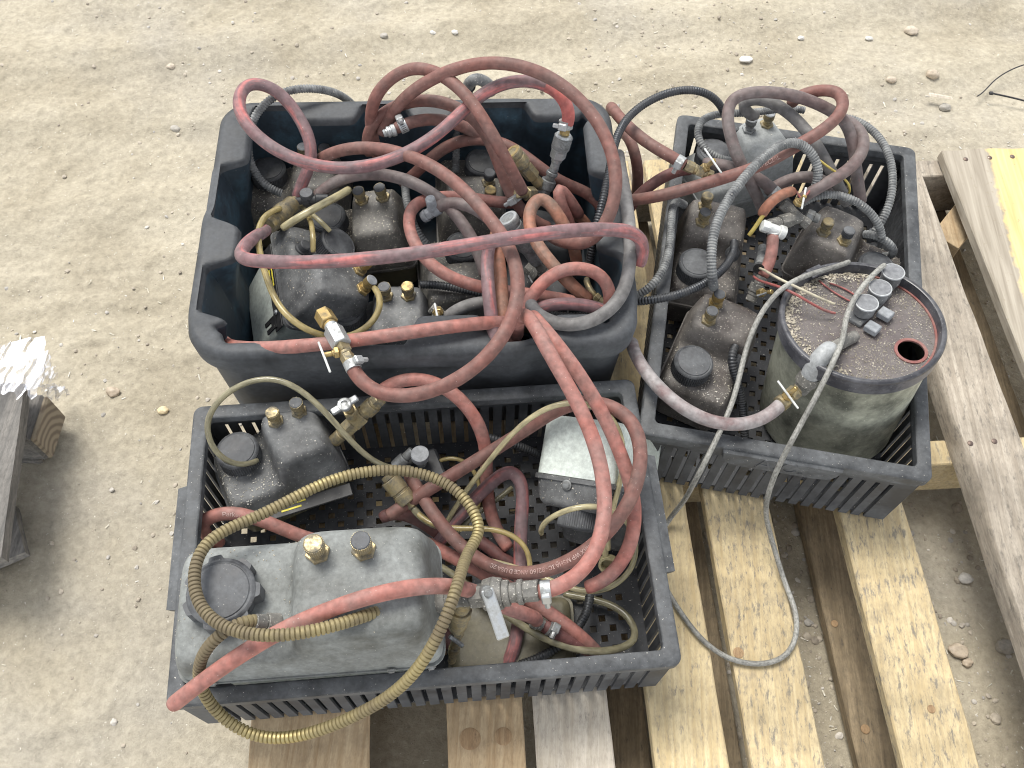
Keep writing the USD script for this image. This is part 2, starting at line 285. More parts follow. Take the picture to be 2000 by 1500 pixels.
wood('wood_yellow', (.43, .33, .18), (.57, .465, .28), (.15, .14, .125), .52)
wood('wood_yellow_pale', (.42, .32, .17), (.56, .46, .28), (.18, .165, .14), .55, off=(3, 1, 0))
wood('wood_tan', (.34, .235, .13), (.50, .385, .24), (.2, .15, .1), .60, off=(1, 4, 0))
wood('wood_grey', (.25, .212, .165), (.41, .362, .295), (.14, .125, .105), .54, off=(5, 2, 0))
wood('wood_pale', (.37, .32, .25), (.51, .46, .38), (.22, .195, .17), .57, off=(2, 7, 0))
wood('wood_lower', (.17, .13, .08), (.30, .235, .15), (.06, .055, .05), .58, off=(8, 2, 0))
wood('wood_weathered', (.10, .096, .09), (.21, .195, .175), (.055, .05, .045), .6, sc=.8)
wood('wood_end', (.16, .11, .06), (.33, .26, .17), (.1, .08, .06), .6, sc=.5)
wood('wood_paint', (.50, .36, .09), (.60, .45, .16), (.3, .24, .12), .6, off=(4, 4, 0))
wood('wood_knot', (.30, .19, .10), (.40, .28, .16), (.1, .06, .04), .6, sc=2.)
wood('wood_bark', (.17, .10, .05), (.42, .28, .15), (.09, .06, .04), .55)

# ------------------------------------------------------------------ ground
def axis(a, b, st, far):
    m = np.arange(a, b+st/2, st); g = []; d = st
    while sum(g) < far: d *= 1.35; g.append(d)
    g = np.cumsum(g); return np.r_[(a-g)[::-1], m, b+g]
GX, GY = axis(-1.35, 1.35, .0075, 60), axis(-.25, 2.05, .0075, 60)
def ground_z(x, y):
    p = np.stack([x, y, 0*x], -1)
    k = (np.abs(x) < 3) & (np.abs(y) < 4)
    w = .06*np.stack([meshkit.fbm(p*3+7, 3, 31)-.5, meshkit.fbm(p*3+3, 3, 32)-.5, 0*x], -1); pw = p+w
    rot = np.stack([pw[..., 0]*.98+pw[..., 1]*.17, -pw[..., 0]*.17+pw[..., 1]*.98, 0*x], -1)
    z = .030*(meshkit.fbm(p*1.6, 3, 1)-.5)+.010*(meshkit.fbm(pw*6, 4, 2)-.5)+.013*(meshkit.fbm(rot*np.array([2.2, 15, 1]), 4, 6)-.5)+.0032*(meshkit.fbm(rot*np.array([31, 43, 1]), 4, 5)-.5)
    q = x*math.cos(.16)*0+y-.16*x                         # tyre tracks running across
    for c, w, a in ((1.30, .10, .011), (1.52, .07, .008), (1.13, .05, .006), (1.75, .09, .009)):
        d = (q-c-.02*np.sin(x*5+c*9))/w; z = z-a*np.exp(-d*d)*(.4+.6*meshkit.noise(p*3, 9))+a*.6*np.exp(-(np.abs(d)-1.5)**2*3)
    q2 = x+.55*y                                          # a track crossing on the left
    d = (q2+.35-.03*np.sin(y*6))/.07; z = z-.008*np.exp(-d*d)*(y > .3)*np.clip(meshkit.noise(p*4, 4)*1.6-.3, 0, 1)
    clod = np.clip(meshkit.noise(pw*63, 12)-.74, 0, 1)*.018+np.clip(meshkit.noise(pw*131, 13)-.70, 0, 1)*.012
    z = z+clod*np.clip(meshkit.noise(p*2.3, 21)*2-.55, 0, 1)
    z = np.where(k, z, z*.5)
    rg = 1-np.abs(2*meshkit.noise(rot*np.array([5, 26, 1])+11, 17)-1); z = z+.0042*rg**6*np.clip(meshkit.noise(p*2.1, 23)*2-.7, 0, 1)
    rg = 1-np.abs(2*meshkit.noise(pw*np.array([14, 11, 1])+3, 18)-1); z = z+.0026*rg**8
    under = np.clip(1-np.maximum(np.abs(x-.3)-.75, 0)/.15, 0, 1)*np.clip(1-np.maximum(np.abs(y-.55)-.65, 0)/.1, 0, 1)
    return z*(1-.55*under)-.012
gx, gy = np.meshgrid(GX, GY, indexing='ij'); gz = ground_z(gx, gy)
nx, ny = gx.shape; idx = np.arange(nx*ny).reshape(nx, ny)
quads = np.stack([idx[:-1, :-1].ravel(), idx[1:, :-1].ravel(), idx[1:, 1:].ravel(), idx[:-1, 1:].ravel()], 1)
mat('dirt', {'g': ('geometry', {}), 'n1': ('noise_texture', {'scale': 3.2, 'detail': 9., 'roughness': .62}), 'r1': ('rgb_ramp', {'ramp': [(.32, (.295, .258, .19)), (.5, (.375, .334, .255)), (.7, (.43, .388, .306))]}),
             'n2': ('noise_texture', {'scale': 85., 'detail': 10., 'roughness': .74}), 'r2': ('rgb_ramp', {'ramp': [(.3, grey(.70)), (.7, grey(1.18))]}),
             'n3': ('noise_texture', {'scale': 190., 'detail': 3., 'roughness': .6}), 'r3': ('rgb_ramp', {'ramp': [(.685, grey(0)), (.72, grey(1))]}),
             'n5': ('noise_texture', {'scale': 1.7, 'detail': 5., 'roughness': .6}), 'r5': ('rgb_ramp', {'ramp': [(.52, grey(0)), (.68, grey(.55))]}),
             'm': ('mix_color', {'blend_type': 'multiply', 'fac': 1., 'use_clamp': False}), 'm5': ('mix_color', {'b': (.30, .28, .245)}), 'm2': ('mix_color', {'b': (.58, .54, .46)}),
             'ad': ('math', {'math_type': 'add'}), 'b': ('bump', {'strength': .8, 'distance': .005}), 'p': ('principled_bsdf', {'roughness': .95, 'specular_ior_level': .12})},
    [('g.position', 'n1.vector'), ('g.position', 'n2.vector'), ('g.position', 'n3.vector'), ('g.position', 'n5.vector'), ('n1.fac', 'r1.fac'), ('n2.fac', 'r2.fac'), ('n3.fac', 'r3.fac'), ('n5.fac', 'r5.fac'),
     ('r1.color', 'm5.a'), ('r5.color', 'm5.fac'), ('m5.result', 'm.a'), ('r2.color', 'm.b'), ('m.result', 'm2.a'), ('r3.color', 'm2.fac'), ('m2.result', 'p.base_color'), ('n2.fac', 'b.height'), ('b.normal', 'p.normal')])
usdkit.mesh(stage, '/World/ground', (np.stack([gx, gy, gz], -1).reshape(-1, 3), quads), MAT['dirt'], smooth=True)
tag(stage.GetPrimAtPath('/World/ground'), 'pale dusty bare earth with tyre tracks', None, None, 'structure')

# loose gravel, uncountable
mat('pebble', {'o': ('object_info', {}), 'g': ('geometry', {}), 'n': ('noise_texture', {'scale': 200., 'detail': 4.}), 'r': ('rgb_ramp', {'ramp': [(.0, (.25, .215, .17)), (.35, (.33, .29, .23)), (.6, (.40, .35, .28)), (.8, (.30, .285, .26)), (1., (.54, .5, .44))]}),
               'r2': ('rgb_ramp', {'ramp': [(.3, grey(.8)), (.7, grey(1.15))]}), 'm': ('mix_color', {'blend_type': 'multiply', 'fac': 1., 'use_clamp': False}), 'p': ('principled_bsdf', {'roughness': .85})},
    [('o.random', 'r.fac'), ('g.position', 'n.vector'), ('n.fac', 'r2.fac'), ('r.color', 'm.a'), ('r2.color', 'm.b'), ('m.result', 'p.base_color')])
def stone(seed, flat=.6):
    s = trimesh.creation.icosphere(2, 1.0); v = s.vertices; v = v*(1+.55*(meshkit.noise(v*1.6+seed*7, seed)[:, None]-.5)+.18*(meshkit.noise(v*4+seed, seed)[:, None]-.5)); v[:, 2] *= flat
    s.vertices = v; return s
def instancer(name, protos, pos, scale, rot, kind, label, cat):
    pi = UsdGeom.PointInstancer.Define(stage, '/World/'+name); rel = pi.CreatePrototypesRel()
    for i, (mesh, mt) in enumerate(protos):
        mp = f'/World/{name}/shape_{i:03d}' ; usdkit.mesh(stage, mp, mesh, MAT[mt], smooth=35); rel.AddTarget(mp)
    n = len(pos); pi.CreateProtoIndicesAttr(Vt.IntArray([int(k) for k in np.random.default_rng(3).integers(0, len(protos), n)]))
    pi.CreatePositionsAttr(Vt.Vec3fArray.FromNumpy(np.asarray(pos, np.float32))); pi.CreateScalesAttr(Vt.Vec3fArray.FromNumpy(np.asarray(scale, np.float32)))
    q = Ro.from_euler('zyx', rot).as_quat(); pi.CreateOrientationsAttr(Vt.QuathArray([Gf.Quath(float(a[3]), float(a[0]), float(a[1]), float(a[2])) for a in q]))
    tag(pi.GetPrim(), label, cat, None, kind)
def scatter(n, seed, lo, hi, pw):
    r = np.random.default_rng(seed); x = r.uniform(-1.3, 1.3, n*3); y = r.uniform(-.2, 2.0, n*3)
    p = np.stack([x, y, 0*x], -1)
    dens = np.clip(meshkit.fbm(p*2.4, 4, 8)*2.6-.95, .05, 1)*(.45+.55*np.clip((x+.9)/1.4, 0, 1))
    dens = np.maximum(dens, .8*(np.hypot((x-.22)/.35, (y-1.35)/.14) < 1)); dens = np.maximum(dens, .6*((x > .35) & (y < .7)))
    k = r.random(n*3) < dens; x, y = x[k][:n], y[k][:n]; s = lo+(hi-lo)*r.random(len(x))**pw
    return np.stack([x, y, ground_z(x, y)+s*.12], -1), s, r
P, s, r = scatter(14000, 5, .0007, .0042, 7.)
instancer('gravel', [(stone(i), 'pebble') for i in range(5)], P, s[:, None]*r.uniform(.7, 1.25, (len(P), 3)), np.c_[r.uniform(0, 6.3, len(P)), r.normal(0, .2, (len(P), 2))], 'stuff', 'small loose gravel scattered over the dirt', 'gravel')
P, s, r = scatter(3200, 6, .0012, .0042, 3)
chip = trimesh.convex.convex_hull(np.array([(-1, -.3, 0), (1, -.25, .05), (.9, .3, 0), (-.8, .35, .05), (-.9, 0, .16), (.8, 0, .16)]))
instancer('wood_chips', [(chip, 'chip')], P+[0, 0, .0006], s[:, None]*np.c_[r.uniform(.6, 1.8, len(P)), r.uniform(.5, 1, len(P)), np.ones(len(P))*.8], np.c_[r.uniform(0, 6.3, len(P)), r.normal(0, .25, (len(P), 2))], 'stuff', 'tiny pale wood shavings strewn on the dirt', 'wood chips')
rg_ = np.random.default_rng(77); x_ = rg_.uniform(.3, 1.0, 5200); y_ = rg_.uniform(-.1, .75, 5200); keep_ = rg_.random(5200) < np.clip(meshkit.fbm(np.stack([x_*5, y_*5, 0*x_], -1), 3, 4)*2.4-.6, .1, 1); x_, y_ = x_[keep_], y_[keep_]; s_ = .0010+.0062*rg_.random(len(x_))**5
instancer('coarse_gravel', [(stone(i+5), 'pebble') for i in range(5)], np.stack([x_, y_, ground_z(x_, y_)+s_*.12], -1), s_[:, None]*rg_.uniform(.7, 1.25, (len(x_), 3)), np.c_[rg_.uniform(0, 6.3, len(x_)), rg_.normal(0, .2, (len(x_), 2))], 'stuff', 'coarser gravel on the dirt beneath the pallet boards', 'gravel')
def one_stone(u, v, rad, label, seed, m='pebble', flat=.6):
    g = at(u, v, 0); g[2] = ground_z(g[0:1], g[1:2])[0]; g = at(u, v, g[2]+rad*.4)
    s_ = stone(seed, flat); s_.vertices = Ro.from_euler('z', seed*1.3).apply(s_.vertices)*rad*np.array([1.15, .9, 1])+g+[0, 0, rad*.05]
    obj('stone', s_, m, smooth=40, label=label, cat='stone')
plastic('stone_cream', (.55, .44, .26), (.62, .54, .38), bump=.05); plastic('stone_white', (.52, .5, .46), (.6, .58, .54)); plastic('stone_tan', (.38, .31, .23), (.46, .4, .32)); plastic('stone_grey', (.28, .26, .225), (.36, .33, .28))
for a in ((318, 801, .0075, 'smooth cream pebble alone on the dirt left of the front crate', 11, 'stone_cream'), (1457, 116, .011, 'flat white stone behind the hoses of the right crate', 12, 'stone_white', .35),
          (1741, 156, .009, 'round pale tan stone nearest the top of the right crate', 13, 'stone_tan'), (1822, 145, .011, 'upright tan stone right of the round pale stone', 14, 'stone_tan', .9),
          (1780, 60, .012, 'half buried brown stone at the upper right', 15, 'stone_tan'), (1697, 75, .007, 'small whitish stone at the upper right', 16, 'stone_white'), (1564, 74, .006, 'small white stone near the top edge', 17, 'stone_white'),
          (343, 252, .009, 'grey brown clod left of the tote back corner', 18, 'stone_grey'), (334, 130, .007, 'small tan stone upper left of the tote', 19, 'stone_tan'), (750, 70, .007, 'small grey stone above the tote', 20, 'stone_grey'),
          (845, 64, .006, 'left of two small pale pebbles above the tote', 21, 'stone_white'), (888, 63, .006, 'right of two small pale pebbles above the tote', 22, 'stone_white'),
          (220, 765, .010, 'pale tan stone right of the plastic film', 23, 'stone_tan', .5), (1960, 428, .01, 'stone by the upper right pallet board', 24, 'stone_grey'),
          (1886, 1130, .009, 'round pale stone between the pallet boards at right', 25, 'stone_white'), (1962, 1262, .012, 'blue grey stone in the gap left of the thick right board', 26, 'stone_grey'), (1872, 1272, .012, 'flat brown stone in the gap beside the thick right board', 27, 'stone_tan', .4),
          (1890, 1295, .007, 'small tan stone below the flat brown stone', 28, 'stone_tan'), (1845, 210, .010, 'grey stone beside the dark twig at upper right', 29, 'stone_grey')):
    one_stone(*a)

# ------------------------------------------------------------------ pallet
CU, SU = math.cos(YAW), math.sin(YAW)
def puv(u, v, z): return np.stack([np.asarray(u)*CU-np.asarray(v)*SU, np.asarray(u)*SU+np.asarray(v)*CU, np.asarray(z)+0*np.asarray(u)], -1)
def pix_uv(u, v, z):
    p = at(u, v, z); return np.array([p[0]*CU+p[1]*SU, -p[0]*SU+p[1]*CU])
def board(u0, u1, v0, v1, z0, z1, seed=0, rough=.0016, along='v', wane=0.0):
    r = np.random.default_rng(seed); w, h = (u1-u0) if along == 'v' else (v1-v0), z1-z0; L0, L1 = (v0, v1) if along == 'v' else (u0, u1)
    n = max(12, int((L1-L0)/.012)); t = np.linspace(L0, L1, n); c = .0018
    k = 7; top = np.linspace(-w/2+c, w/2-c, k)
    sec = [(-w/2, z0+c), (-w/2, z1-c)]+[(a, z1) for a in top]+[(w/2, z1-c), (w/2, z0+c), (w/2-c, z0), (-w/2+c, z0)]
    sec = np.array(sec); m = len(sec)
    S = np.repeat(sec[None], n, 0)
    p = np.stack([np.broadcast_to(t[:, None], (n, m))*9, np.broadcast_to(sec[:, 0]*30, (n, m)), np.broadcast_to(sec[:, 1]*30, (n, m))], -1)+seed*5.3
    nz = meshkit.fbm(p, 3, seed)-.5; side = np.abs(sec[:, 0]) > w/2-2.1*c
    S[:, :, 0] += np.where(side, nz*rough*2.2, 0); S[:, :, 1] += np.where(sec[:, 1] > z1-1.1*c, nz*rough, 0)
    if wane:
        q = np.clip(meshkit.fbm(np.stack([t*9, t*0, t*0], 1)+seed, 3, seed)*1.6-.35, 0, 1)*wane
        S[:, 1, 0] += q*.35; S[:, 1, 1] -= q*.7; S[:, 2, 0] += q; S[:, 3, 0] += q*.3
    tt = np.broadcast_to(t[:, None], (n, m)).copy(); e = (meshkit.noise(np.stack([np.broadcast_to(sec[:, 0]*60, (2, m)), np.zeros((2, m)), np.array([[0], [9.]])+np.zeros((2, m))], -1), seed)-.5)*.004
    tt[0] += e[0]; tt[-1] += e[1]
    mid = (u0+u1)/2 if along == 'v' else (v0+v1)/2
    V = puv(mid+S[..., 0], tt, S[..., 1]) if along == 'v' else puv(tt, mid+S[..., 0], S[..., 1])
    V = V.reshape(-1, 3); i = np.arange(n-1)[:, None]*m; j = np.arange(m)[None]; kk = (j+1) % m
    F = np.concatenate([np.stack([(i+j).ravel(), (i+m+j).ravel(), (i+m+kk).ravel()], 1), np.stack([(i+j).ravel(), (i+m+kk).ravel(), (i+kk).ravel()], 1)])
    V = np.concatenate([V, V[:m].mean(0)[None], V[-m:].mean(0)[None]]); a = n*m; jj = np.arange(m); k2 = (jj+1) % m
    F = np.concatenate([F, np.stack([np.full(m, a), jj, k2], 1), np.stack([np.full(m, a+1), (n-1)*m+k2, (n-1)*m+jj], 1)])
    g = trimesh.Trimesh(V, F, process=False); trimesh.repair.fix_normals(g); return g
mat('wood_half_painted', {'g': ('geometry', {}), 'mp': ('mapping', {'rotation': (0, 0, -YAW), 'scale': (1., .045, 1.)}), 'mp2': ('mapping', {'rotation': (0, 0, -YAW)}), 'sx': ('separate_xyz', {}),
      'n1': ('noise_texture', {'scale': 130., 'detail': 7., 'distortion': .5}), 'r1': ('rgb_ramp', {'ramp': [(.34, (.235, .203, .158)), (.66, (.36, .322, .26))]}), 'r1y': ('rgb_ramp', {'ramp': [(.34, (.47, .36, .16)), (.66, (.58, .47, .24))]}),
      'mv': ('math', {'math_type': 'multiply_add', 'value2': -.13, 'value3': 0.}), 'ad': ('math', {'math_type': 'add'}), 'n2': ('noise_texture', {'scale': 60., 'detail': 5.}), 'na': ('math', {'math_type': 'multiply_add', 'value2': .03, 'value3': -.015}), 'ad2': ('math', {'math_type': 'add'}),
      'mr': ('map_range', {'from_min': .789, 'from_max': .797, 'clamp': True}), 'mx': ('mix_color', {}), 'n3': ('noise_texture', {'scale': 100., 'detail': 7., 'roughness': .7}), 'r3': ('rgb_ramp', {'ramp': [(.6, grey(0)), (.7, grey(.8))]}), 'm3': ('mix_color', {'b': (.22, .18, .11)}),
      'b': ('bump', {'strength': .4, 'distance': .0015}), 'p': ('principled_bsdf', {'roughness': .8, 'specular_ior_level': .2})},
    [('g.position', 'mp.vector'), ('g.position', 'mp2.vector'), ('mp.vector', 'n1.vector'), ('n1.fac', 'r1.fac'), ('n1.fac', 'r1y.fac'), ('mp2.vector', 'sx.vector'), ('sx.y', 'mv.value1'), ('sx.x', 'ad.value1'), ('mv.value', 'ad.value2'),
     ('g.position', 'n2.vector'), ('n2.fac', 'na.value1'), ('ad.value', 'ad2.value1'), ('na.value', 'ad2.value2'), ('ad2.value', 'mr.value'), ('mr.result', 'mx.fac'), ('r1.color', 'mx.a'), ('r1y.color', 'mx.b'),
     ('g.position', 'n3.vector'), ('n3.fac', 'r3.fac'), ('r3.color', 'm3.fac'), ('mx.result', 'm3.a'), ('m3.result', 'p.base_color'), ('n1.fac', 'b.height'), ('b.normal', 'p.normal')])
DK = .14
pal = thing('wooden_pallet', 'new yellowish timber pallet under the three black containers', 'pallet', puv(.35, .5, 0.)+0)
V0, V1 = -.07, 1.073
def deck(u0, u1, m, seed, label=None, z1=DK, th=.02, v1=V1, **k): return obj('deck_board', board(u0, u1, V0, v1, z1-th, z1, seed, **k), m, pal, smooth=35, label=label)
deck(-.280, -.137, 'wood_tan', 1, 'wide tan deck board at the left')
fb = deck(-.042, .052, 'wood_tan', 2, 'tan deck board with two round knots')
deck(.065, .158, 'wood_pale', 3, 'whitish deck board')
deck(.207, .296, 'wood_yellow_pale', 4)
deck(.323, .412, 'wood_yellow', 5)
deck(.507, .600, 'wood_yellow', 6)
deck(.700, .792, 'wood_grey', 7, 'thick weathered grey deck board with bark on its left edge', z1=DK+.012, th=.034, v1=1.033, wane=.012, rough=.002)
deck(.850, 1.04, 'wood_half_painted', 8, 'wide deck board half painted yellow', rough=.0012)
for i, (v, m) in enumerate(((1.053, 'wood_grey'), (.510, 'wood_yellow_pale'), (-.03, 'wood_tan'))):
    obj('stringer', board(-.29, 1.05, v-.019, v+.019, .0205, .1185, 20+i, along='u'), m, pal, smooth=35)
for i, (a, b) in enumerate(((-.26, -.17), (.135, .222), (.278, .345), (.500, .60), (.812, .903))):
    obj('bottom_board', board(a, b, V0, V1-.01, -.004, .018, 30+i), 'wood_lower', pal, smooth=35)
def disc(c, r, h, n=14, dome=0.): return lathe(np.asarray(c), (0, 0, 1), [(0, r), (h-.0005, r), (h, r*.85), (h+dome, r*.3)], n)
def nail(u, v, z): obj('nail', disc(at(u, v, z)-[0, 0, .001], .0042, .0022, dome=.0006), 'rusty_nail', pal)
for u, v in ((1886, 311), (1933, 308), (1977, 306)): nail(u, v, DK)
for u, v in ((1895, 866), (1942, 862)): nail(u, v, DK+.012)
for u, v, r_ in ((918, 1443, .013), (983, 1438, .0105)):
    c = at(u, v, DK); k_ = disc(c-[0, 0, .002], r_, .0026, 22); obj('knot', k_, 'wood_knot', pal, smooth=30)
for u, v, r_, z in ((1630, 1218, .005, .019), (1690, 1424, .0062, .019), (1819, 1385, .005, DK), (1442, 1275, .007, DK)):
    c = at(u, v, z); obj('knot', disc(c-[0, 0, .001], r_, .0022), 'wood_knot', pal)
# diagonal broken block seen between the stringers at the top right
q0 = at(1850, 420, .06); obj('block', place(tm(rbox((.05, .16, .085), .002)), Ro.from_euler('z', -38, degrees=True), q0+[.01, -.03, -.0]), 'wood_tan', pal)

# ------------------------------------------------------------------ old pallet corner and plastic film at the left edge
lp = thing('old_pallet', 'weathered grey pallet corner at the left edge of the picture', 'pallet', at(20, 900, 0))
def quad_board(px, z1, th, m, name='deck_board', label=None, seed=0, taper=0):
    P = np.array([at(u, v, z1) for u, v in px]); top = P.copy(); bot = P-[0, 0, th]
    n = 26; k = 8; V = []; 
    for i in range(n):
        t = i/(n-1); a, b = P[0]*(1-t)+P[3]*t, P[1]*(1-t)+P[2]*t
        row = [a*(1-s)+b*s for s in np.linspace(0, 1, k)]
        V.append(row)
    V = np.array(V); nz = (meshkit.fbm(V*np.array([60, 18, 1])+seed, 3, seed)-.5)*.004; T_ = V.copy(); T_[..., 2] += nz; T_[:, -1, 0] += nz[:, -1]*1.5
    B_ = T_.copy(); B_[..., 2] = z1-th
    loop = np.concatenate([T_, B_[:, ::-1]], 1); m_ = loop.shape[1]; Vv = loop.reshape(-1, 3)
    i = np.arange(n-1)[:, None]*m_; j = np.arange(m_)[None]; kk = (j+1) % m_
    F = np.concatenate([np.stack([(i+j).ravel(), (i+m_+j).ravel(), (i+m_+kk).ravel()], 1), np.stack([(i+j).ravel(), (i+m_+kk).ravel(), (i+kk).ravel()], 1)])
    Vv = np.concatenate([Vv, Vv[:m_].mean(0)[None], Vv[-m_:].mean(0)[None]]); a = n*m_; jj = np.arange(m_); k2 = (jj+1) % m_
    F = np.concatenate([F, np.stack([np.full(m_, a), jj, k2], 1), np.stack([np.full(m_, a+1), (n-1)*m_+k2, (n-1)*m_+jj], 1)])
    g = trimesh.Trimesh(Vv, F, process=False); trimesh.repair.fix_normals(g); return obj(name, g, m, lp, smooth=35, label=label)
quad_board([(-190, 742), (47, 749), (3, 1088), (-190, 1100)], .135, .022, 'wood_weathered', seed=3)
quad_board([(-150, 985), (26, 985), (48, 1078), (-120, 1150)], .02, .018, 'wood_weathered', 'bottom_board', seed=4)
e0 = at(75, 800, .088); e0 = np.array([e0[0], e0[1], 0]); Rs = Ro.from_euler('z', 8, degrees=True)
st = bevel_box((e0[0]-.20, e0[1]-.012, .052), (.40, .078, .072), .004); obj('stringer', st, 'wood_weathered', lp)
en = bevel_box((e0[0]+.003, e0[1]-.012, .052), (.008, .074, .068), .003); ep = obj('end_grain', en, 'wood_end', lp, label='brown cut end of the stringer')
fo = bevel_box((e0[0]-.215, e0[1]-.008, .008), (.40, .088, .016), .003); obj('bottom_board', fo, 'wood_weathered', lp)
mat('ring_wood', {'g': ('geometry', {}), 'mp': ('mapping', {'location': (0., .0, .0)}), 'w': ('wave_texture', {'wave_type': 'rings', 'rings_direction': 'x', 'scale': 26., 'distortion': 2.2, 'detail': 3., 'detail_scale': 1.5}), 'r': ('rgb_ramp', {'ramp': [(.1, (.11, .085, .06)), (.8, (.20, .165, .115))]}), 'p': ('principled_bsdf', {'roughness': .85})}, [('g.position', 'mp.vector'), ('mp.vector', 'w.vector'), ('w.fac', 'r.fac'), ('r.color', 'p.base_color')])
UsdShade.MaterialBindingAPI.Apply(stage.GetPrimAtPath(ep)).Bind(MAT['ring_wood'])
stage.GetPrimAtPath('/World/Looks/ring_wood/mp').GetAttribute('inputs:location').Set(Gf.Vec3f(0, -float(e0[1])+.03, -.02))
mat('film', {'f': ('fresnel', {'IOR': 1.5}), 'mr': ('map_range', {'from_min': 0., 'from_max': 1., 'to_min': .05, 'to_max': .55, 'clamp': True}), 'tr': ('transparent_bsdf', {'color': (.97, .97, .98)}), 'gl': ('glossy_bsdf', {'color': (.9, .9, .92), 'roughness': .22}),
             'df': ('diffuse_bsdf', {'color': (.48, .49, .52)}), 'g': ('geometry', {}), 'mp': ('mapping', {'rotation': (0, 0, .5), 'scale': (1., .25, .6)}), 'n': ('noise_texture', {'scale': 70., 'detail': 4., 'roughness': .6}), 'r': ('rgb_ramp', {'ramp': [(.42, grey(.03)), (.55, grey(.13)), (.70, grey(.45))]}), 'm0': ('mix_closure', {}), 'm': ('mix_closure', {})},
    [('g.position', 'mp.vector'), ('mp.vector', 'n.vector'), ('n.fac', 'r.fac'), ('r.color', 'm0.fac'), ('f.fac', 'mr.value'), ('mr.result', 'm.fac'), ('tr.BSDF', 'm0.closure1'), ('df.BSDF', 'm0.closure2'), ('m0.closure', 'm.closure1'), ('gl.BSDF', 'm.closure2')], surface='m.closure')
def film_patch(px, z, seed, n=60, amp=.006):
    P = [at(u, v, zz) for (u, v), zz in zip(px, z)]; V = []
    for i in range(n):
        for j in range(n):
            s, t = i/(n-1), j/(n-1); p = (P[0]*(1-s)+P[1]*s)*(1-t)+(P[3]*(1-s)+P[2]*s)*t
            a = meshkit.fbm(np.array([[s*11+t*4, t*1.6, seed]]), 2, seed)[0]-.5; b = meshkit.fbm(np.array([[s*3, t*3, seed+3]]), 2, seed)[0]-.5
            c = abs(meshkit.noise(np.array([[s*7+t*3, t*3-s*2, seed+7.]]), seed)[0]-.5)
            V.append(p+np.array([b*.02+a*.012, a*.03*(t if t < .9 else .9), amp*(a*1.7+b*.8-c*1.2)]))
    idx = np.arange(n*n).reshape(n, n); q = np.stack([idx[:-1, :-1].ravel(), idx[1:, :-1].ravel(), idx[1:, 1:].ravel(), idx[:-1, 1:].ravel()], 1)
    return trimesh.Trimesh(np.array(V), np.concatenate([q[:, [0, 1, 2]], q[:, [0, 2, 3]]]), process=False)
fl = thing('plastic_film', 'torn crumpled clear plastic film on the old pallet', 'plastic film', at(40, 740, .1))
obj('film_sheet', film_patch([(-60, 682), (84, 655), (76, 772), (-60, 758)], (.14, .15, .15, .145), 2), 'film', fl, smooth=True)
obj('film_flap', film_patch([(62, 664), (102, 690), (108, 738), (58, 762)], (.15, .11, .09, .145), 5, amp=.010), 'film', fl, smooth=True)
obj('film_scrap', film_patch([(75, 750), (112, 748), (140, 765), (84, 785)], (.10, .03, .01, .05), 6, n=20, amp=.008), 'film', fl, smooth=True)

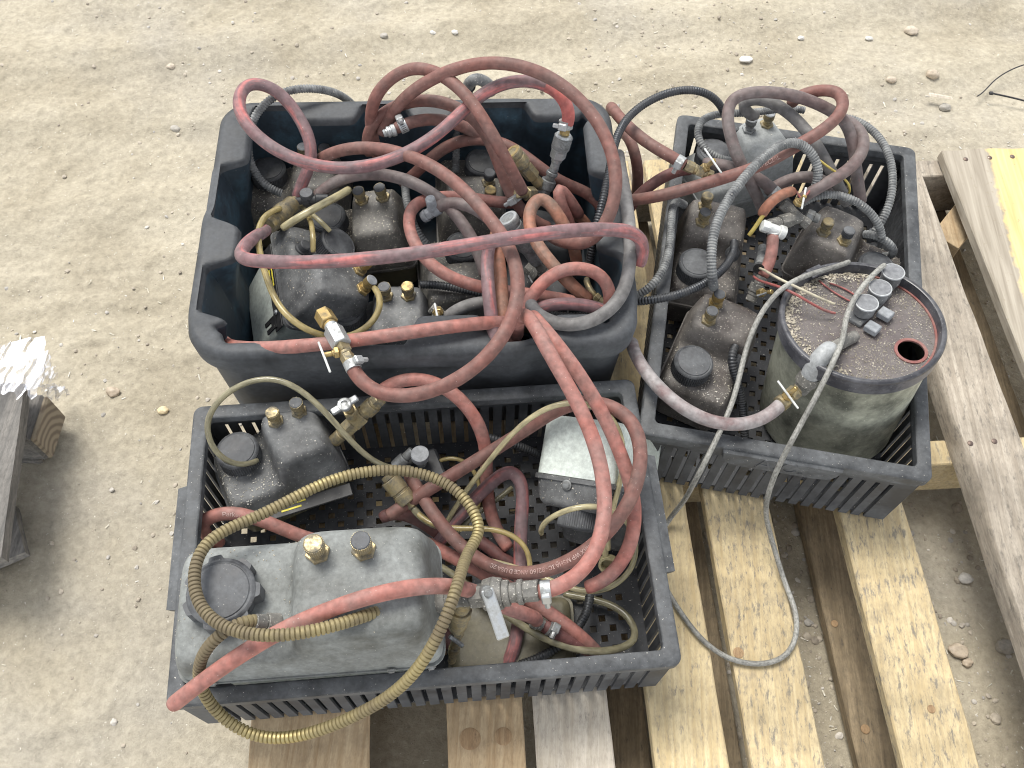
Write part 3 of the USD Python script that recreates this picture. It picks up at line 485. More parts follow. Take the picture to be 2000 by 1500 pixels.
# ------------------------------------------------------------------ slotted crates
CA, CB, CH = .5609, .3644, .1505
def poly_extrude(poly, h):
    g = [trimesh.creation.extrude_polygon(p, h, engine='earcut') for p in getattr(poly, 'geoms', [poly])]; return cat_(g)
def crate(pos, yaw, label, panel_text=None, handle_at=(1, -1), grip=.015):
    R = Ro.from_euler('z', yaw, degrees=True); t = thing('slotted_crate', label, 'crate', pos)
    W = lambda m: place(m, R, pos)
    ins = .006; th = .0035; wa, wb = CA/2-ins, CB/2-ins; hz = CH-.018
    def wall(L, sx):
        n = int((L-.05)/.0172); p = sbox(-L/2, 0.003, L/2, hz+.004); holes = []
        bottoms = []
        for i in range(n+1):
            x = -n*.0172/2+i*.0172; holes.append(sbox(x-.0029, -.01, x+.0029, hz-.020))
        q = p
        for h in holes: q = q.difference(h)
        q = q.union(sbox(-L/2, .012, L/2, .019)) if False else q
        return trimesh.creation.extrude_polygon(q, th, engine='earcut') if q.geom_type == 'Polygon' else poly_extrude(q, th)
    for s in (-1, 1):
        w = wall(2*wa, s); w.vertices = np.stack([w.vertices[:, 0], s*(wb-th/2)+(w.vertices[:, 2]-th/2), w.vertices[:, 1]], 1); trimesh.repair.fix_normals(w); obj('long_wall', W(w), 'black_plastic', t)
        w = wall(2*(wb-th), s); w.vertices = np.stack([s*(wa-th/2)+(w.vertices[:, 2]-th/2), w.vertices[:, 0], w.vertices[:, 1]], 1); trimesh.repair.fix_normals(w); obj('short_wall', W(w), 'black_plastic', t)
    # rim: a broad top flange with a rounded edge and an inner step
    def loop(off, z): 
        c = .011 if off > .003 else .006; a, b = CA/2-ins+off, CB/2-ins+off; P = []
        for (sx, sy), a0 in zip(((1, 1), (-1, 1), (-1, -1), (1, -1)), (0, 90, 180, 270)):
            for k in range(5):
                q = math.radians(a0+k*22.5); P.append((sx*(a-c)+c*math.cos(q), sy*(b-c)+c*math.sin(q), z))
        return P
    prof = [(.001, hz-.001), (.0045, hz), (.0058, hz+.002), (.0058, CH-.003), (.0032, CH), (-.0105, CH), (-.0125, CH-.002), (-.0130, CH-.013), (-.0085, CH-.015), (-.0060, hz-.010), (-.0045, hz-.012), (.001, hz-.012)]
    Ls = np.array([loop(*q) for q in prof]); m, n = Ls.shape[:2]; i = np.arange(m)[:, None]*n; j = np.arange(n)[None]; i2 = ((np.arange(m)+1) % m)[:, None]*n; k = (j+1) % n
    a, b, c, d = (i+j).ravel(), (i+k).ravel(), (i2+k).ravel(), (i2+j).ravel()
    rim = trimesh.Trimesh(Ls.reshape(-1, 3), np.concatenate([np.stack([a, b, c], 1), np.stack([a, c, d], 1)]), process=False); trimesh.repair.fix_normals(rim)
    obj('rim', W(rim), 'rim_plastic', t, smooth=40)
    # hand grips at the short ends
    hp = None
    for s in handle_at:
        g = Polygon([(-.076, .0), (.076, .0), (.073, -.022), (.066, -.033), (.05, -.036), (-.05, -.036), (-.066, -.033), (-.073, -.022)])
        e = trimesh.creation.extrude_polygon(g, grip, engine='earcut'); o_ = e.vertices[:, 2] > grip/2; e.vertices[o_, 0] *= .97; e.vertices[o_, 1] = np.where(e.vertices[o_, 1] > -.005, -.0035, e.vertices[o_, 1]+.003); e.vertices = np.stack([s*(CA/2-.004+e.vertices[:, 2]), e.vertices[:, 0], CH-.004+e.vertices[:, 1]], 1); trimesh.repair.fix_normals(e)
        p = obj('hand_grip', W(e), 'rim_plastic', t, smooth=20)
        if panel_text and s == panel_text[1]:
            tx = meshkit.text_mesh(panel_text[0], .023, .0013); tx.vertices[:, 0] -= (tx.vertices[:, 0].max()+tx.vertices[:, 0].min())/2
            v = tx.vertices.copy(); tx.vertices = np.stack([s*(CA/2-.004+grip-.0004+v[:, 2]), s*v[:, 0]+.0, CH-.0305+v[:, 1]], 1)
            trimesh.repair.fix_normals(tx); obj('raised_lettering', W(tx), 'cap_plastic', p)
    f = sbox(-wa+th, -wb+th, wa-th, wb-th); hs = []; px = .0215
    for i in range(-13, 14):
        for j in range(-9, 10):
            if (i+j) % 2 == 0: hs.append(affinity.rotate(sbox(i*px*.62-.0042, j*px*.62-.0042, i*px*.62+.0042, j*px*.62+.0042), 0))
    for i in range(-20, 21):
        for j in range(-13, 14):
            x, y = i*.0128, j*.0128
            if (i+j) % 2 == 0 and abs(x) < wa-.02 and abs(y) < wb-.02: f = f.difference(sbox(x-.0043, y-.0043, x+.0043, y+.0043))
    fl_ = trimesh.creation.extrude_polygon(f, .004, engine='earcut'); fl_.vertices[:, 2] += .008; obj('floor', W(fl_), 'floor_plastic', t)
    return t, R, np.array(pos)
C1P, C1Y = np.array([-.098, .3659, DK+.002]), 7.22
C3P, C3Y = np.array([.3802, .7564, DK+.002]), 90-7.81
crate(C1P, C1Y, 'black slotted crate nearest the camera, holding the large grey pump tank')
crate(C3P, C3Y, 'black slotted crate on the right, holding the round drum', ('A.C.', -1), grip=.0085)

# ------------------------------------------------------------------ tote
TP, TY = np.array([-.138, .7747, DK+.003]), 4.84
def build_tote():
    R = Ro.from_euler('z', TY, degrees=True); t = thing('storage_tote', 'deep black tote with scalloped rim full of red hoses', 'tote', TP)
    hx, hy, H = .2775, .2105, .227; cr = .045
    # outline samples: (point, normal, side, position along the side)
    S = []
    def seg(p, q, nrm, side, n):
        for s in np.linspace(0, 1, n, endpoint=False): S.append((np.array(p)*(1-s)+np.array(q)*s, np.array(nrm, float), side))
    def arc(c, a0, n=10):
        for s in np.linspace(0, 90, n, endpoint=False):
            a = math.radians(a0+s); S.append((np.array(c)+cr*np.array([math.cos(a), math.sin(a)]), np.array([math.cos(a), math.sin(a)]), 'c'))
    seg((hx, -hy+cr), (hx, hy-cr), (1, 0), 'R', 90); arc((hx-cr, hy-cr), 0); seg((hx-cr, hy), (-hx+cr, hy), (0, 1), 'B', 120); arc((-hx+cr, hy-cr), 90)
    seg((-hx, hy-cr), (-hx, -hy+cr), (-1, 0), 'L', 90); arc((-hx+cr, -hy+cr), 180); seg((-hx+cr, -hy), (hx-cr, -hy), (0, -1), 'F', 120); arc((hx-cr, -hy+cr), 270)
    def band(x, a, b, e=.0045): return 1/(1+math.exp(-(x-a)/e*2.2))*1/(1+math.exp((x-b)/e*2.2))
    inn, out, drop = [], [], []
    for p, n, sd in S:
        wide = .030; o = 0.; d = 0.
        if sd == 'L':
            y = p[1]; ch = band(y, -.004, .092)+band(y, -.150, -.070); wide = .046-.038*min(ch, 1); o = .006*band(y, -.15, .005)+.004*band(y, -.3, -.15); d = .006*band(y, -.3, -.004)
        elif sd == 'R':
            y = p[1]; ch = band(y, -.012, .062)+band(y, -.140, -.07); wide = .040-.031*min(ch, 1); o = .004*band(y, -.15, .005)
        elif sd == 'B':
            x = p[0]; ch = band(x, -.235, -.172)+band(x, -.082, -.012)+band(x, .055, .160); wide = .040-.030*min(ch, 1)
        elif sd == 'F':
            x = p[0]; ch = band(x, -.06, -.004)+band(x, .088, .166)+band(x, -.19, -.10)*.0; o = .007*band(x, -.25, .14); wide = .013+.037*band(x, -.004, .088)+.034*band(x, .166, .3)+.004*band(x, -.3, -.06)-.006*ch
        else: wide = .032
        inn.append(wide); out.append(o); drop.append(d)
    inn, out, drop = map(np.array, (inn, out, drop))
    def sm(a, k=3):
        for _ in range(k): a = (np.roll(a, 1)+a*2+np.roll(a, -1))/4
        return a
    inn, out, drop = sm(inn, 2), sm(out, 8), sm(drop, 6)
    P = np.array([q[0] for q in S]); N = np.array([q[1] for q in S])
    lipw = .008; rows = []
    def row(off, z): 
        o = np.broadcast_to(off, (len(P),)); zz = np.broadcast_to(z, (len(P),)); rows.append(np.c_[P+N*o[:, None], zz])
    base = -lipw+out
    outer = [(base-.012, 0.), (base-.010, .004), (base-.002, H-.052), (base-.001, H-.040), (out-.002, H-.039), (out, H-.036), (out+.001, H-.012-drop), (out-.002, H-.004-drop), (out-.007, H-drop)]
    inner = [(out-.012, H-drop), (-inn+.006, H-drop-.001), (-inn+.001, H-drop-.005), (-inn-.001, H-drop-.012), (-np.maximum(inn*.8+.002, .017), H-.045), (-np.maximum(inn*.45+.004, .021), H-.10), (-np.maximum(inn*.1, .026), .012), (-.040+0*inn, .004), (-.12+0*inn, .0035)]
    for o, z in outer: row(o, z)
    k0 = len(rows)
    for o, z in inner: row(o, z)
    def skin(rs, cap=None):
        V = np.array(rs); m, n = V.shape[:2]; i = np.arange(m-1)[:, None]*n; j = np.arange(n)[None]; k = (j+1) % n
        a, b, c, d = (i+j).ravel(), (i+k).ravel(), (i+n+k).ravel(), (i+n+j).ravel(); F = np.concatenate([np.stack([a, b, c], 1), np.stack([a, c, d], 1)]); V = V.reshape(-1, 3)
        if cap is not None:
            e = len(V); V = np.concatenate([V, [cap]]); jj = np.arange(n); F = np.concatenate([F, np.stack([np.full(n, e), (m-1)*n+jj, (m-1)*n+(jj+1) % n], 1)])
        return trimesh.Trimesh(V, F, process=False)
    body = skin(rows[:4], None); rim = skin(rows[3:k0+4]); ins = skin(rows[k0+3:], (0, 0, .0035))
    bot = trimesh.Trimesh(np.concatenate([rows[0], [[0, 0, 0]]]), [(len(P), (j+1) % len(P), j) for j in range(len(P))], process=False)
    obj('outer_shell', place(cat_([body, bot]), R, TP), 'tote_plastic', t, smooth=40); obj('scalloped_rim', place(rim, R, TP), 'tote_plastic', t, smooth=50); obj('inner_lining', place(ins, R, TP), 'tote_inside', t, smooth=40)
    # vertical panel on the front wall
    for x in (-.10, .09):
        g = tm(rbox((.085, .006, .12), .003, top=(.10, .006))); g.vertices += [x, -hy+lipw+.013, .10]; obj('front_panel', place(g, R, TP), 'tote_plastic', t, smooth=40)
build_tote()

# ------------------------------------------------------------------ pump tanks
def smooth_union(parts, edge, it=10):
    m = parts[0]
    for q in parts[1:]: m = m+q
    m = m.refine_to_length(edge); g = tm(m); g = trimesh.Trimesh(g.vertices, g.faces, process=True)
    trimesh.smoothing.filter_laplacian(g, lamb=.5, iterations=it, volume_constraint=False); return g
def slab(L, W, h, r, z0, L2=None, W2=None):
    b = []
    for i in (-1, 1):
        for j in (-1, 1):
            b.append(m3.Manifold.cylinder(.0012, r, r, 20).translate((i*(L/2-r), j*(W/2-r), z0+h-.0012)))
            b.append(m3.Manifold.cylinder(.0012, r*.9, r, 20).translate((i*((L2 or L)/2-r), j*((W2 or W)/2-r), z0)))
    return tm(m3.Manifold.batch_hull(b))
def gear(r, n, d, h):
    a = np.linspace(0, 2*np.pi, n*4, endpoint=False); rad = r-d*((np.arange(n*4) % 4) >= 2); return trimesh.creation.extrude_polygon(Polygon(np.c_[rad*np.cos(a), rad*np.sin(a)]), h, engine='earcut')
SMALL = dict(L=.157, W=.104, s=-.008, ht=.052, hl=.0885, hb=.1305, e=.0115, xc=-.040, yc=.0167, x1=.0172, x2=.0479, yk=.021, capr=.0268, caph=.024)
def pump(label, pos, eul, cover='dark_cover', tank='white_tank', caps=('dull_brass', 'dull_brass'), heads=('cap_plastic', 'cap_plastic'), d=None, lobed=False, fl=220, seed=1, fill=True, tests=True, tank_in=0.004, **over):
    D = dict(SMALL, **(d or {}), **over); R = Ro.from_euler('zyx', eul, degrees=True); pos = np.asarray(pos, float); t = thing('pump_tank', label, 'pump tank', pos)
    W = lambda m: place(m, R, pos)
    L, Wd, s, ht, hl, hb, e = (D[k] for k in ('L', 'W', 's', 'ht', 'hl', 'hb', 'e')); r = .010 if not lobed else .017
    low = rbox((L, Wd, hl-ht+.012), r, (0, 0, (hl+ht-.012)/2+.006-.006), top=(L-.010, Wd-.010))
    low = low.trim_by_plane((0, 0, 1), ht)
    bw = L/2-s; hi = rbox((bw+.004, Wd, hb-ht), r, (s+bw/2-.002, 0, (hb+ht)/2), top=(bw-2*e+.004, Wd-2*e+.004)).trim_by_plane((0, 0, 1), ht)
    lip = m3.Manifold.cube((L+.003, Wd+.003, .007), True).translate((0, 0, ht+.0035))
    g = smooth_union([low, hi], .0055 if not lobed else .008, 7); cv = obj('cover', W(g), cover, t, smooth=True)
    rimg = slab(L+.0022, Wd+.0022, .006, .012 if not lobed else .020, ht-.001); obj('cover_lip', W(rimg), cover, t, smooth=40)
    td = D.get('tdepth', ht); k_ = D.get('taper', .94); tk = slab(L-2*tank_in, Wd-2*tank_in, td-.0015, .014, ht-td, (L-2*tank_in)*k_, (Wd-2*tank_in)*k_); obj('tank', W(tk), tank, t, smooth=50)
    if fill:
        c = np.array([D['xc'], D['yc'], hl-.004]); cr, ch = D['capr'], D['caph']
        if lobed: body = cat_([gear_lobes(cr, 7, ch)])
        else: body = gear(cr, 56, .0011, ch)
        body.vertices += c; f = obj('fill_cap', W(body), 'cap_plastic', t, smooth=25)
        tp = lathe(c+[0, 0, ch-.0004], (0, 0, 1), [(0, cr*.995), (.0018, cr*.97), (.0030, cr*.90), (.0022, cr*.86), (.0022, cr*.83), (.0034, cr*.80), (.0044, cr*.5), (.0047, .0005)], 40); obj('cap_top', W(tp), 'cap_plastic', f, smooth=40)
    if tests:
        for k, (x, cm, hm) in enumerate(zip((D['x1'], D['x2']), caps, heads)):
            c = np.array([x, D['yk'], hb-.002]); sc = 1.25 if lobed else 1.0
            nut = lathe(c, (0, 0, 1), [(0, .0105*sc), (.005*sc, .0105*sc), (.0055*sc, .0098*sc)], 6, .3+k)
            q = obj('test_port', W(cat_([nut, lathe(c+[0, 0, .005*sc], (0, 0, 1), [(0, .0066*sc), (.004*sc, .0066*sc), (.0045*sc, .0055*sc), (.007*sc, .0055*sc)], 16), lathe(c+[0, 0, .011*sc], (0, 0, 1), [(0, .0066*sc), (.004*sc, .0066*sc)], 6, .9)])), cm, t, smooth=25)
            kn = gear(.0084*sc, 30, .0006, .010*sc); kn.vertices += c+[0, 0, .0145*sc]; tp = lathe(c+[0, 0, .0243*sc], (0, 0, 1), [(0, .0082*sc), (.0012*sc, .0072*sc), (.0012*sc, .0005)], 26)
            obj('knurled_cap', W(kn), cm if hm != 'all_dark' else 'cap_plastic', q, smooth=25); obj('cap_disc', W(tp), 'cap_plastic' if hm == 'all_dark' else hm, q, smooth=25)
    if fl: obj('grit', flakes(W(g), int(fl*1.5), .00035, .0012, seed=seed), 'chip' if 'white' not in tank else 'grit_tan', t, smooth=False, kind='stuff')
    return t, W, D
def gear_lobes(r, n, h):
    a = np.linspace(0, 2*np.pi, 210, endpoint=False); rad = r+.004*np.clip(np.cos(a*n)*2.2, -1, 1); return trimesh.creation.extrude_polygon(Polygon(np.c_[rad*np.cos(a), rad*np.sin(a)]), h, engine='earcut')
def screw(W, t, p, n, r=.0045, m='dull_steel'): obj('screw', W(lathe(p, n, [(0, r*1.3), (.0008, r*1.3), (.0014, r), (.003, r*.8), (.0034, r*.2)], 14)), m, t)
BIG = dict(L=.2864, W=.142, s=-.017, ht=.1315, hl=.191, hb=.2405, e=.014, xc=-.083, yc=.004, x1=.0198, x2=.067, yk=.030, capr=.036, caph=.028)
tA, WA, DA = pump('large dusty grey pump tank with lobed cap in the front crate', (-.2096, .2605, .163), (6.9, .3, 0), 'grey_cover', 'white_tank', ('dull_brass', 'dull_brass'), ('dull_brass', 'cap_plastic'), BIG, True, 160, 2, tank_in=.016)
for x in (-.105, .085, .128): screw(WA, tA, np.array([x, -.0725, .140]), (0, -1, 0), .004)
pump('grey pump tank with grit at the back left of the front crate', (-.2947, .4618, .163), (29, -1.2, -3), 'dark_cover', 'olive_tank', heads=('dull_brass', 'cap_plastic'), fl=420, seed=3)
tC, WC, DC = pump('tipped pump tank showing its white side in the front crate', (.1243, .5199, .2674), (-60.1, -7.3, 111.4), 'dark_cover', 'white_tank', fl=70, seed=4, tests=False, ht=.0742, hl=.1107, hb=.152, yc=.002, taper=1.0, tank_in=.0005)
screw(WC, tC, np.array([-.0785, -.004, .083]), (-1, 0, .2), .005)
obj('cable_gland', WC(cat_([lathe(np.array([-.030, -.036, .105]), (0, 0, 1), [(0, .0095), (.008, .0095), (.012, .008), (.02, .0075), (.022, .006)], 12)])), 'black_strap', tC)
pump('oily pump tank in the back left corner of the tote', (-.343, .9035, .165), (3, 2, -2), 'oily_cover', 'olive_tank', heads=('knob_grey', 'cap_plastic'), fl=230, seed=5)
pump('oily pump tank in the middle of the tote', (-.2230, .8334, .167), (7.2, -8, 3), 'oily_cover', 'olive_tank', fl=620, seed=6, heads=('cap_plastic', 'cap_plastic'))
tH, WH, DH = pump('pump tank tipped on its side with white tank in the tote', (-.3660, .7063, .1644), (-69.8, 38.1, -9.5), 'dark_cover', 'white_tank', ('brass', 'brass'), ('brass', 'knob_grey'), fl=150, seed=7, ht=.1262, hl=.1627, hb=.2047, yc=.0181, yk=.0276, tdepth=.106, taper=.80)
pump('black pump tank with two knurled caps behind the tote front wall', (-.1897, .665, .165), (4.9, -.6, -.5), 'dark_cover', 'olive_tank', heads=('cap_plastic', 'brass'), fl=120, seed=8)
pump('dark pump tank under hoses at the back of the tote', (-.0805, .9124, .172), (-84.3, 4.4, 2), 'oily_cover', 'olive_tank', heads=('all_dark', 'brass'), fl=240, seed=9)
tK, WK, DK_ = pump('half buried oily pump tank with yellow label in the tote', (-.09, .765, .150), (-80, 0, 0), 'oily_cover', 'olive_tank', fl=200, seed=10, tests=False)
obj('label_sticker', WK(bevel_box((.05, -.0555, .036), (.05, .001, .04), .0003)), 'yellow_label', tK)
pump('buried dark pump tank at the right of the tote', (.035, .80, .150), (80, 0, 0), 'black_plastic', 'olive_tank', fl=60, seed=15, tests=False, fill=False)
pump('pale dusty pump tank at the back of the right crate', (.3389, .9986, .1655), (23.4, -1, -.9), 'dusty_cover', 'dusty_cover', ('dull_steel', 'dull_brass'), ('knob_grey', 'knob_grey'), fl=30, seed=11)
tM, WM, DM = pump('oily pump tank at the left of the right crate', (.2793, .8216, .1620), (79.7, .2, -1), 'brown_cover', 'brown_cover', heads=('cap_plastic', 'dull_brass'), fl=180, seed=12)
tN, WN, DN = pump('brown pump tank left of the round drum', (.269, .6537, .1590), (67.4, 2, -.3), 'brown_cover', 'brown_cover', ('dull_brass', 'brass'), ('cap_plastic', 'cap_plastic'), fl=460, seed=13)
tO, WO, DO = pump('brown pump tank behind the round drum', (.4829, .8238, .1610), (152.4, 2, -3.8), 'brown_cover', 'brown_cover', ('dull_brass', 'dull_brass'), ('all_dark', 'dull_brass'), fl=420, seed=14)
def port(W, t, p, n, r=.0085, m='black_plastic'): obj('hose_port', W(lathe(p, n, [(0, r*1.25), (.005, r*1.25), (.006, r), (.014, r), (.015, r*.8)], 14)), m, t)
port(WM, tM, np.array([-.012, -.030, .112]), (-1, 0, .5)); port(WN, tN, np.array([-.012, -.034, .110]), (-1, 0, .5)); port(WO, tO, np.array([-.012, -.03, .112]), (-1, 0, .4))
port(WH, tH, np.array([-.030, -.030, .160]), (0, 0, 1), .008)
screw(WH, tH, np.array([.0775, .020, .150]), (1, 0, .2), .006, 'steel')
st_ = bevel_box((0.005, -.0505, .112), (.135, .002, .018), .0006); sp = obj('strap', WH(st_), 'black_strap', tH)
cl = Polygon([(-.012, 0), (.012, 0), (.012, .03), (.004, .03), (.004, .014), (-.004, .014), (-.004, .034), (-.012, .034)]); ce = trimesh.creation.extrude_polygon(cl, .002, engine='earcut')
ce.vertices = np.stack([.058+ce.vertices[:, 0]*.8, -.0520-ce.vertices[:, 2], .110-ce.vertices[:, 1]*.8], 1); trimesh.repair.fix_normals(ce); obj('strap_clip', WH(ce), 'black_strap', sp)
for k in range(2): obj('yellow_lettering', WH(bevel_box((-.012+.0*k, -.0519, .1155-.007*k), (.034-.008*k, .0006, .0026), .0002)), 'yellow_print', sp)
screw(WH, tH, np.array([.046, -.0520, .112]), (0, -1, 0), .003, 'steel')
# flat olive tank lying on the crate floor
ft = thing('flat_tank', 'flat olive tank lying on the front crate floor under the lever valve', 'tank', at(990, 1245, .155))
g = tm(rbox((.150, .095, .030), .012)); c0 = at(1000, 1240, .18); obj('tank_shell', place(g, Ro.from_euler('z', 4, degrees=True), np.array([c0[0], c0[1], .170])), 'olive_tank', ft, smooth=50)
g2 = slab(.158, .102, .005, .014, -.002); obj('tank_flange', place(g2, Ro.from_euler('z', 4, degrees=True), np.array([c0[0], c0[1], .166])), 'olive_tank', ft, smooth=50)
# dull plate under the back left tank with printed strap
pl = thing('strap_plate', 'black strap with yellow print below the back left pump tank', 'strap', at(590, 985, .21))
q = at(590, 985, .222); obj('strap', bevel_box(q, (.13, .018, .003), .001, Ro.from_euler('z', 22, degrees=True)), 'black_strap', pl)
for k in range(2): obj('yellow_lettering', bevel_box(q+[-.012, .004-.007*k+-.004, .0018], (.034-.008*k, .0026, .0006), .0002, Ro.from_euler('z', 22, degrees=True)), 'yellow_print', pl)

# ------------------------------------------------------------------ round drum
DC, DR = np.array([.4354, .6395, .367]), Ro.from_euler('xy', [-7.73, -4.44], degrees=True)
DRAD = .1016
def lid(u, v, h=-.014):
    d = _R*(u-1000)/FPX + _U*(750-v)/FPX + _F; n = DR.apply([0, 0, 1]); p = DC+n*h
    return _O+d*(np.dot(p-_O, n)/np.dot(d, n))
dn = DR.apply([0, 0, 1.0]); ZX = np.array([0, 0, 1.0])
dr = thing('round_drum', 'tilted round drum with gritty lid and three knobs', 'drum', DC-[0, 0, .21])
W = lambda m: place(m, DR, DC)
obj('drum_body', W(lathe((0, 0, -.212), (0, 0, 1), [(.0, .0005), (0, .086), (.003, .090), (.012, .0925), (.10, .0945), (.186, .0955), (.200, .0955), (.200, .0945), (.003, .089), (.003, .0005)], 72, caps=False)), 'drum_paint', dr, smooth=40)
obj('lip', W(lathe((0, 0, -.024), (0, 0, 1), [(0, .0958), (.0005, .1002), (.004, .1008), (.016, .1010), (.019, DRAD), (.022, DRAD), (.0240, .1000), (.0246, .0975), (.0236, .0950), (.019, .0936), (.0095, .0932)], 96, caps=False)), 'lip_paint', dr, smooth=50)
hole_c = DR.inv().apply(lid(1779, 686)-DC)
disc_ = Point(0, 0).buffer(.0934, 64).difference(Point(hole_c[0], hole_c[1]).buffer(.0165, 32)); lm = trimesh.creation.extrude_polygon(disc_, .0015, engine='earcut'); lm.vertices[:, 2] -= .0155
ld = obj('lid', W(lm), 'lid_paint', dr, smooth=20)
an = trimesh.creation.annulus(.0162, .0200, .0022, sections=40); an.vertices += [hole_c[0], hole_c[1], -.0135]; obj('hole_collar', W(an), 'red_primer', ld, smooth=30)
an = trimesh.creation.annulus(.0905, .0931, .003, sections=80); an.vertices[:, 2] -= .0136; q_ = np.arctan2(an.triangles_center[:, 1], an.triangles_center[:, 0]); an.update_faces((q_ > -1.1) & (q_ < 1.25)); obj('lid_edge', W(an), 'red_primer', ld, smooth=30)
for u, v in ((1686, 601), (1712, 572), (1737, 541)):
    b = lid(u-3, v+16); h = .026
    k = obj('knob', lathe(b, dn, [(0, .010), (.008, .010), (.0085, .0128), (h-.0035, .0130)], 40), 'dark_cover', dr, smooth=40); obj('knob_flange', lathe(b+dn*(h-.0035), dn, [(0, .0130), (.001, .0144), (.0030, .0146), (.0036, .0138)], 40), 'knob_rim', k, smooth=40)
    obj('knob_face', lathe(b+dn*(h+.0001), dn, [(0, .0130), (.0004, .0128), (.0005, .0005)], 36), 'knob_face', k)
Rk = DR*Ro.from_euler('z', -42, degrees=True)
for u, v in ((1729, 614), (1704, 641)): obj('square_tab', bevel_box(lid(u, v, -.006), (.017, .015, .009), .001, Rk), 'knob_grey', dr)
obj('terminal_block', bevel_box(lid(1697, 598, -.011), (.022, .075, .006), .001, Rk), 'dark_cover', dr)
tbl, uvt, _p = tube([lid(1672, 655, -.008), lid(1640, 672, -.006), lid(1612, 688, -.001)], .0075); obj('pipe', tbl, 'grimy_metal', dr, smooth=True, uv=uvt)
obj('elbow', tube([lid(1622, 683, -.002), lid(1612, 690, .002), at(1596, 706, .368), at(1588, 722, .352), at(1580, 738, .336)], .0115, n=22)[0], 'elbow_grey', dr, smooth=True)
a_, b_ = at(1583, 732, .342), at(1570, 752, .325); obj('elbow_collar', lathe(a_, b_-a_, [(0, .0135), (.012, .014), (.014, .012), (.028, .0095)], 24), 'grimy_metal', dr)
obj('lid_clip', bevel_box(lid(1594, 530, .001), (.022, .016, .003), .0008, DR*Ro.from_euler('z', 30, degrees=True)), 'lip_paint', dr)
for i, pts in enumerate(((( 1620, 553), (1645, 562), (1672, 578)), ((1600, 548), (1628, 570), (1660, 588)))): 
    tbl, uvt, _p = tube([lid(u, v, -.0115) for u, v in pts], .0012, n=8, sm=.0004); obj('lid_wire', tbl, 'red_wire', ld, smooth=True, uv=uvt)
lg = lm.copy(); lg = W(lg)
obj('lid_grit', flakes(trimesh.Trimesh(lg.vertices, lg.faces, process=False), 3000, .0004, .00115, .5, seed=41, soft=True), 'grit_tan', dr, smooth=False, kind='stuff')
rimpts = []
rr = np.random.default_rng(5)
for k in range(900):
    a = rr.uniform(1.2, 4.4); q = .0925-abs(rr.normal(0, .008)); rimpts.append((q*math.cos(a), q*math.sin(a), -.0134+rr.uniform(0, .0012)))
V, F = [], []
for p in rimpts:
    s_ = .0006+.0014*rr.random()**2; a = rr.uniform(0, 6.3); k = len(V); e1, e2 = np.array([math.cos(a), math.sin(a), .2])*s_, np.array([-math.sin(a), math.cos(a), -.1])*s_*.6; p = np.array(p)
    V += [p-e1-e2, p+e1-e2, p+e1+e2, p-e1+e2]; F += [(k, k+1, k+2), (k, k+2, k+3)]
obj('rim_grit', W(trimesh.Trimesh(np.array(V), np.array(F), process=False)), 'grit_tan', dr, smooth=False, kind='stuff')

# ------------------------------------------------------------------ hoses, conduits, tubes (pixel, pixel, height above the dirt)
RR = .0084
def wrap_text(text, P, off_s, r, ang, height, flip=False):
    "flat lettering bent onto a hose"
    t = meshkit.text_mesh(text, height, .0003); v = t.vertices.copy(); t = trimesh.Trimesh(v, t.faces, process=False).subdivide()
    v = t.vertices; s = np.r_[0, np.cumsum(np.linalg.norm(np.diff(P, axis=0), axis=1))]; T = np.gradient(P, axis=0); T /= np.linalg.norm(T, axis=1)[:, None]
    L = v[:, 0].max(); xs = off_s+(L-v[:, 0] if flip else v[:, 0]); xs = np.clip(xs, 0, s[-1])
    C = np.stack([np.interp(xs, s, P[:, i]) for i in range(3)], 1); TT = np.stack([np.interp(xs, s, T[:, i]) for i in range(3)], 1); TT /= np.linalg.norm(TT, axis=1)[:, None]
    up = np.array([0, -.35, 1.0]); B = np.cross(up, TT); B /= np.linalg.norm(B, axis=1)[:, None]; N = np.cross(TT, B)
    h = (v[:, 1]-height/2)*(-1 if flip else 1); a = h/r+ang; rad = r+.0001+v[:, 2]
    return trimesh.Trimesh(C+N*(rad*np.cos(a))[:, None]+B*(rad*np.sin(a))[:, None], t.faces, process=False)
def clampring(parent, p, d, r=RR, m='steel', side=(0, 0, 1)):
    p = A3(p); x, y, z = frame(d); b = lathe(p-z*.0055, z, [(0, r+.0002), (.0002, r+.0013), (.0108, r+.0013), (.011, r+.0002)], 24); c = obj('hose_clamp', b, m, parent, smooth=30)
    s_ = np.array(side, float); s_ -= z*np.dot(s_, z); s_ /= np.linalg.norm(s_); w = np.cross(z, s_); q = p+s_*(r+.0042)
    Rm = Ro.from_matrix(np.stack([z, np.cross(s_, z), s_], 1)); obj('clamp_housing', bevel_box(q, (.010, .012, .0065), .0012, Rm), m, c); obj('clamp_screw', lathe(q+w*.004, w, [(0, .0032), (.009, .0032), (.0095, .0024)], 6), m, c)
    for k in range(5):
        a = .9+k*.28; e = s_*math.cos(a)+w*math.sin(a); obj('band_slot', bevel_box(p+e*(r+.0013), (.0062, .0008, .0005), .0001, Ro.from_matrix(np.stack([z, np.cross(e, z), e], 1))), 'zip_black', c)
def tvalve(parent, p0, p1, pin0, pin1, stem0, stem1, m='dull_brass'):
    b = obj('valve_body', segs(p0, p1, [(1, .0085, .0085, 6), (.35, .0075, .0075, 20), (.9, .0095, .0095, 4), (.3, .0072, .0072, 20), (.7, .0085, .0085, 6)]), m, parent, smooth=25)
    obj('valve_stem', segs(stem0, stem1, [(.5, .0072, .0072, 6), (.2, .004, .004, 14), (1.0, .0032, .0032, 14)]), 'brass', b, smooth=25)
    obj('tee_pin', segs(pin0, pin1, [(1, .0014, .0014, 10)]), 'white_plastic', b)
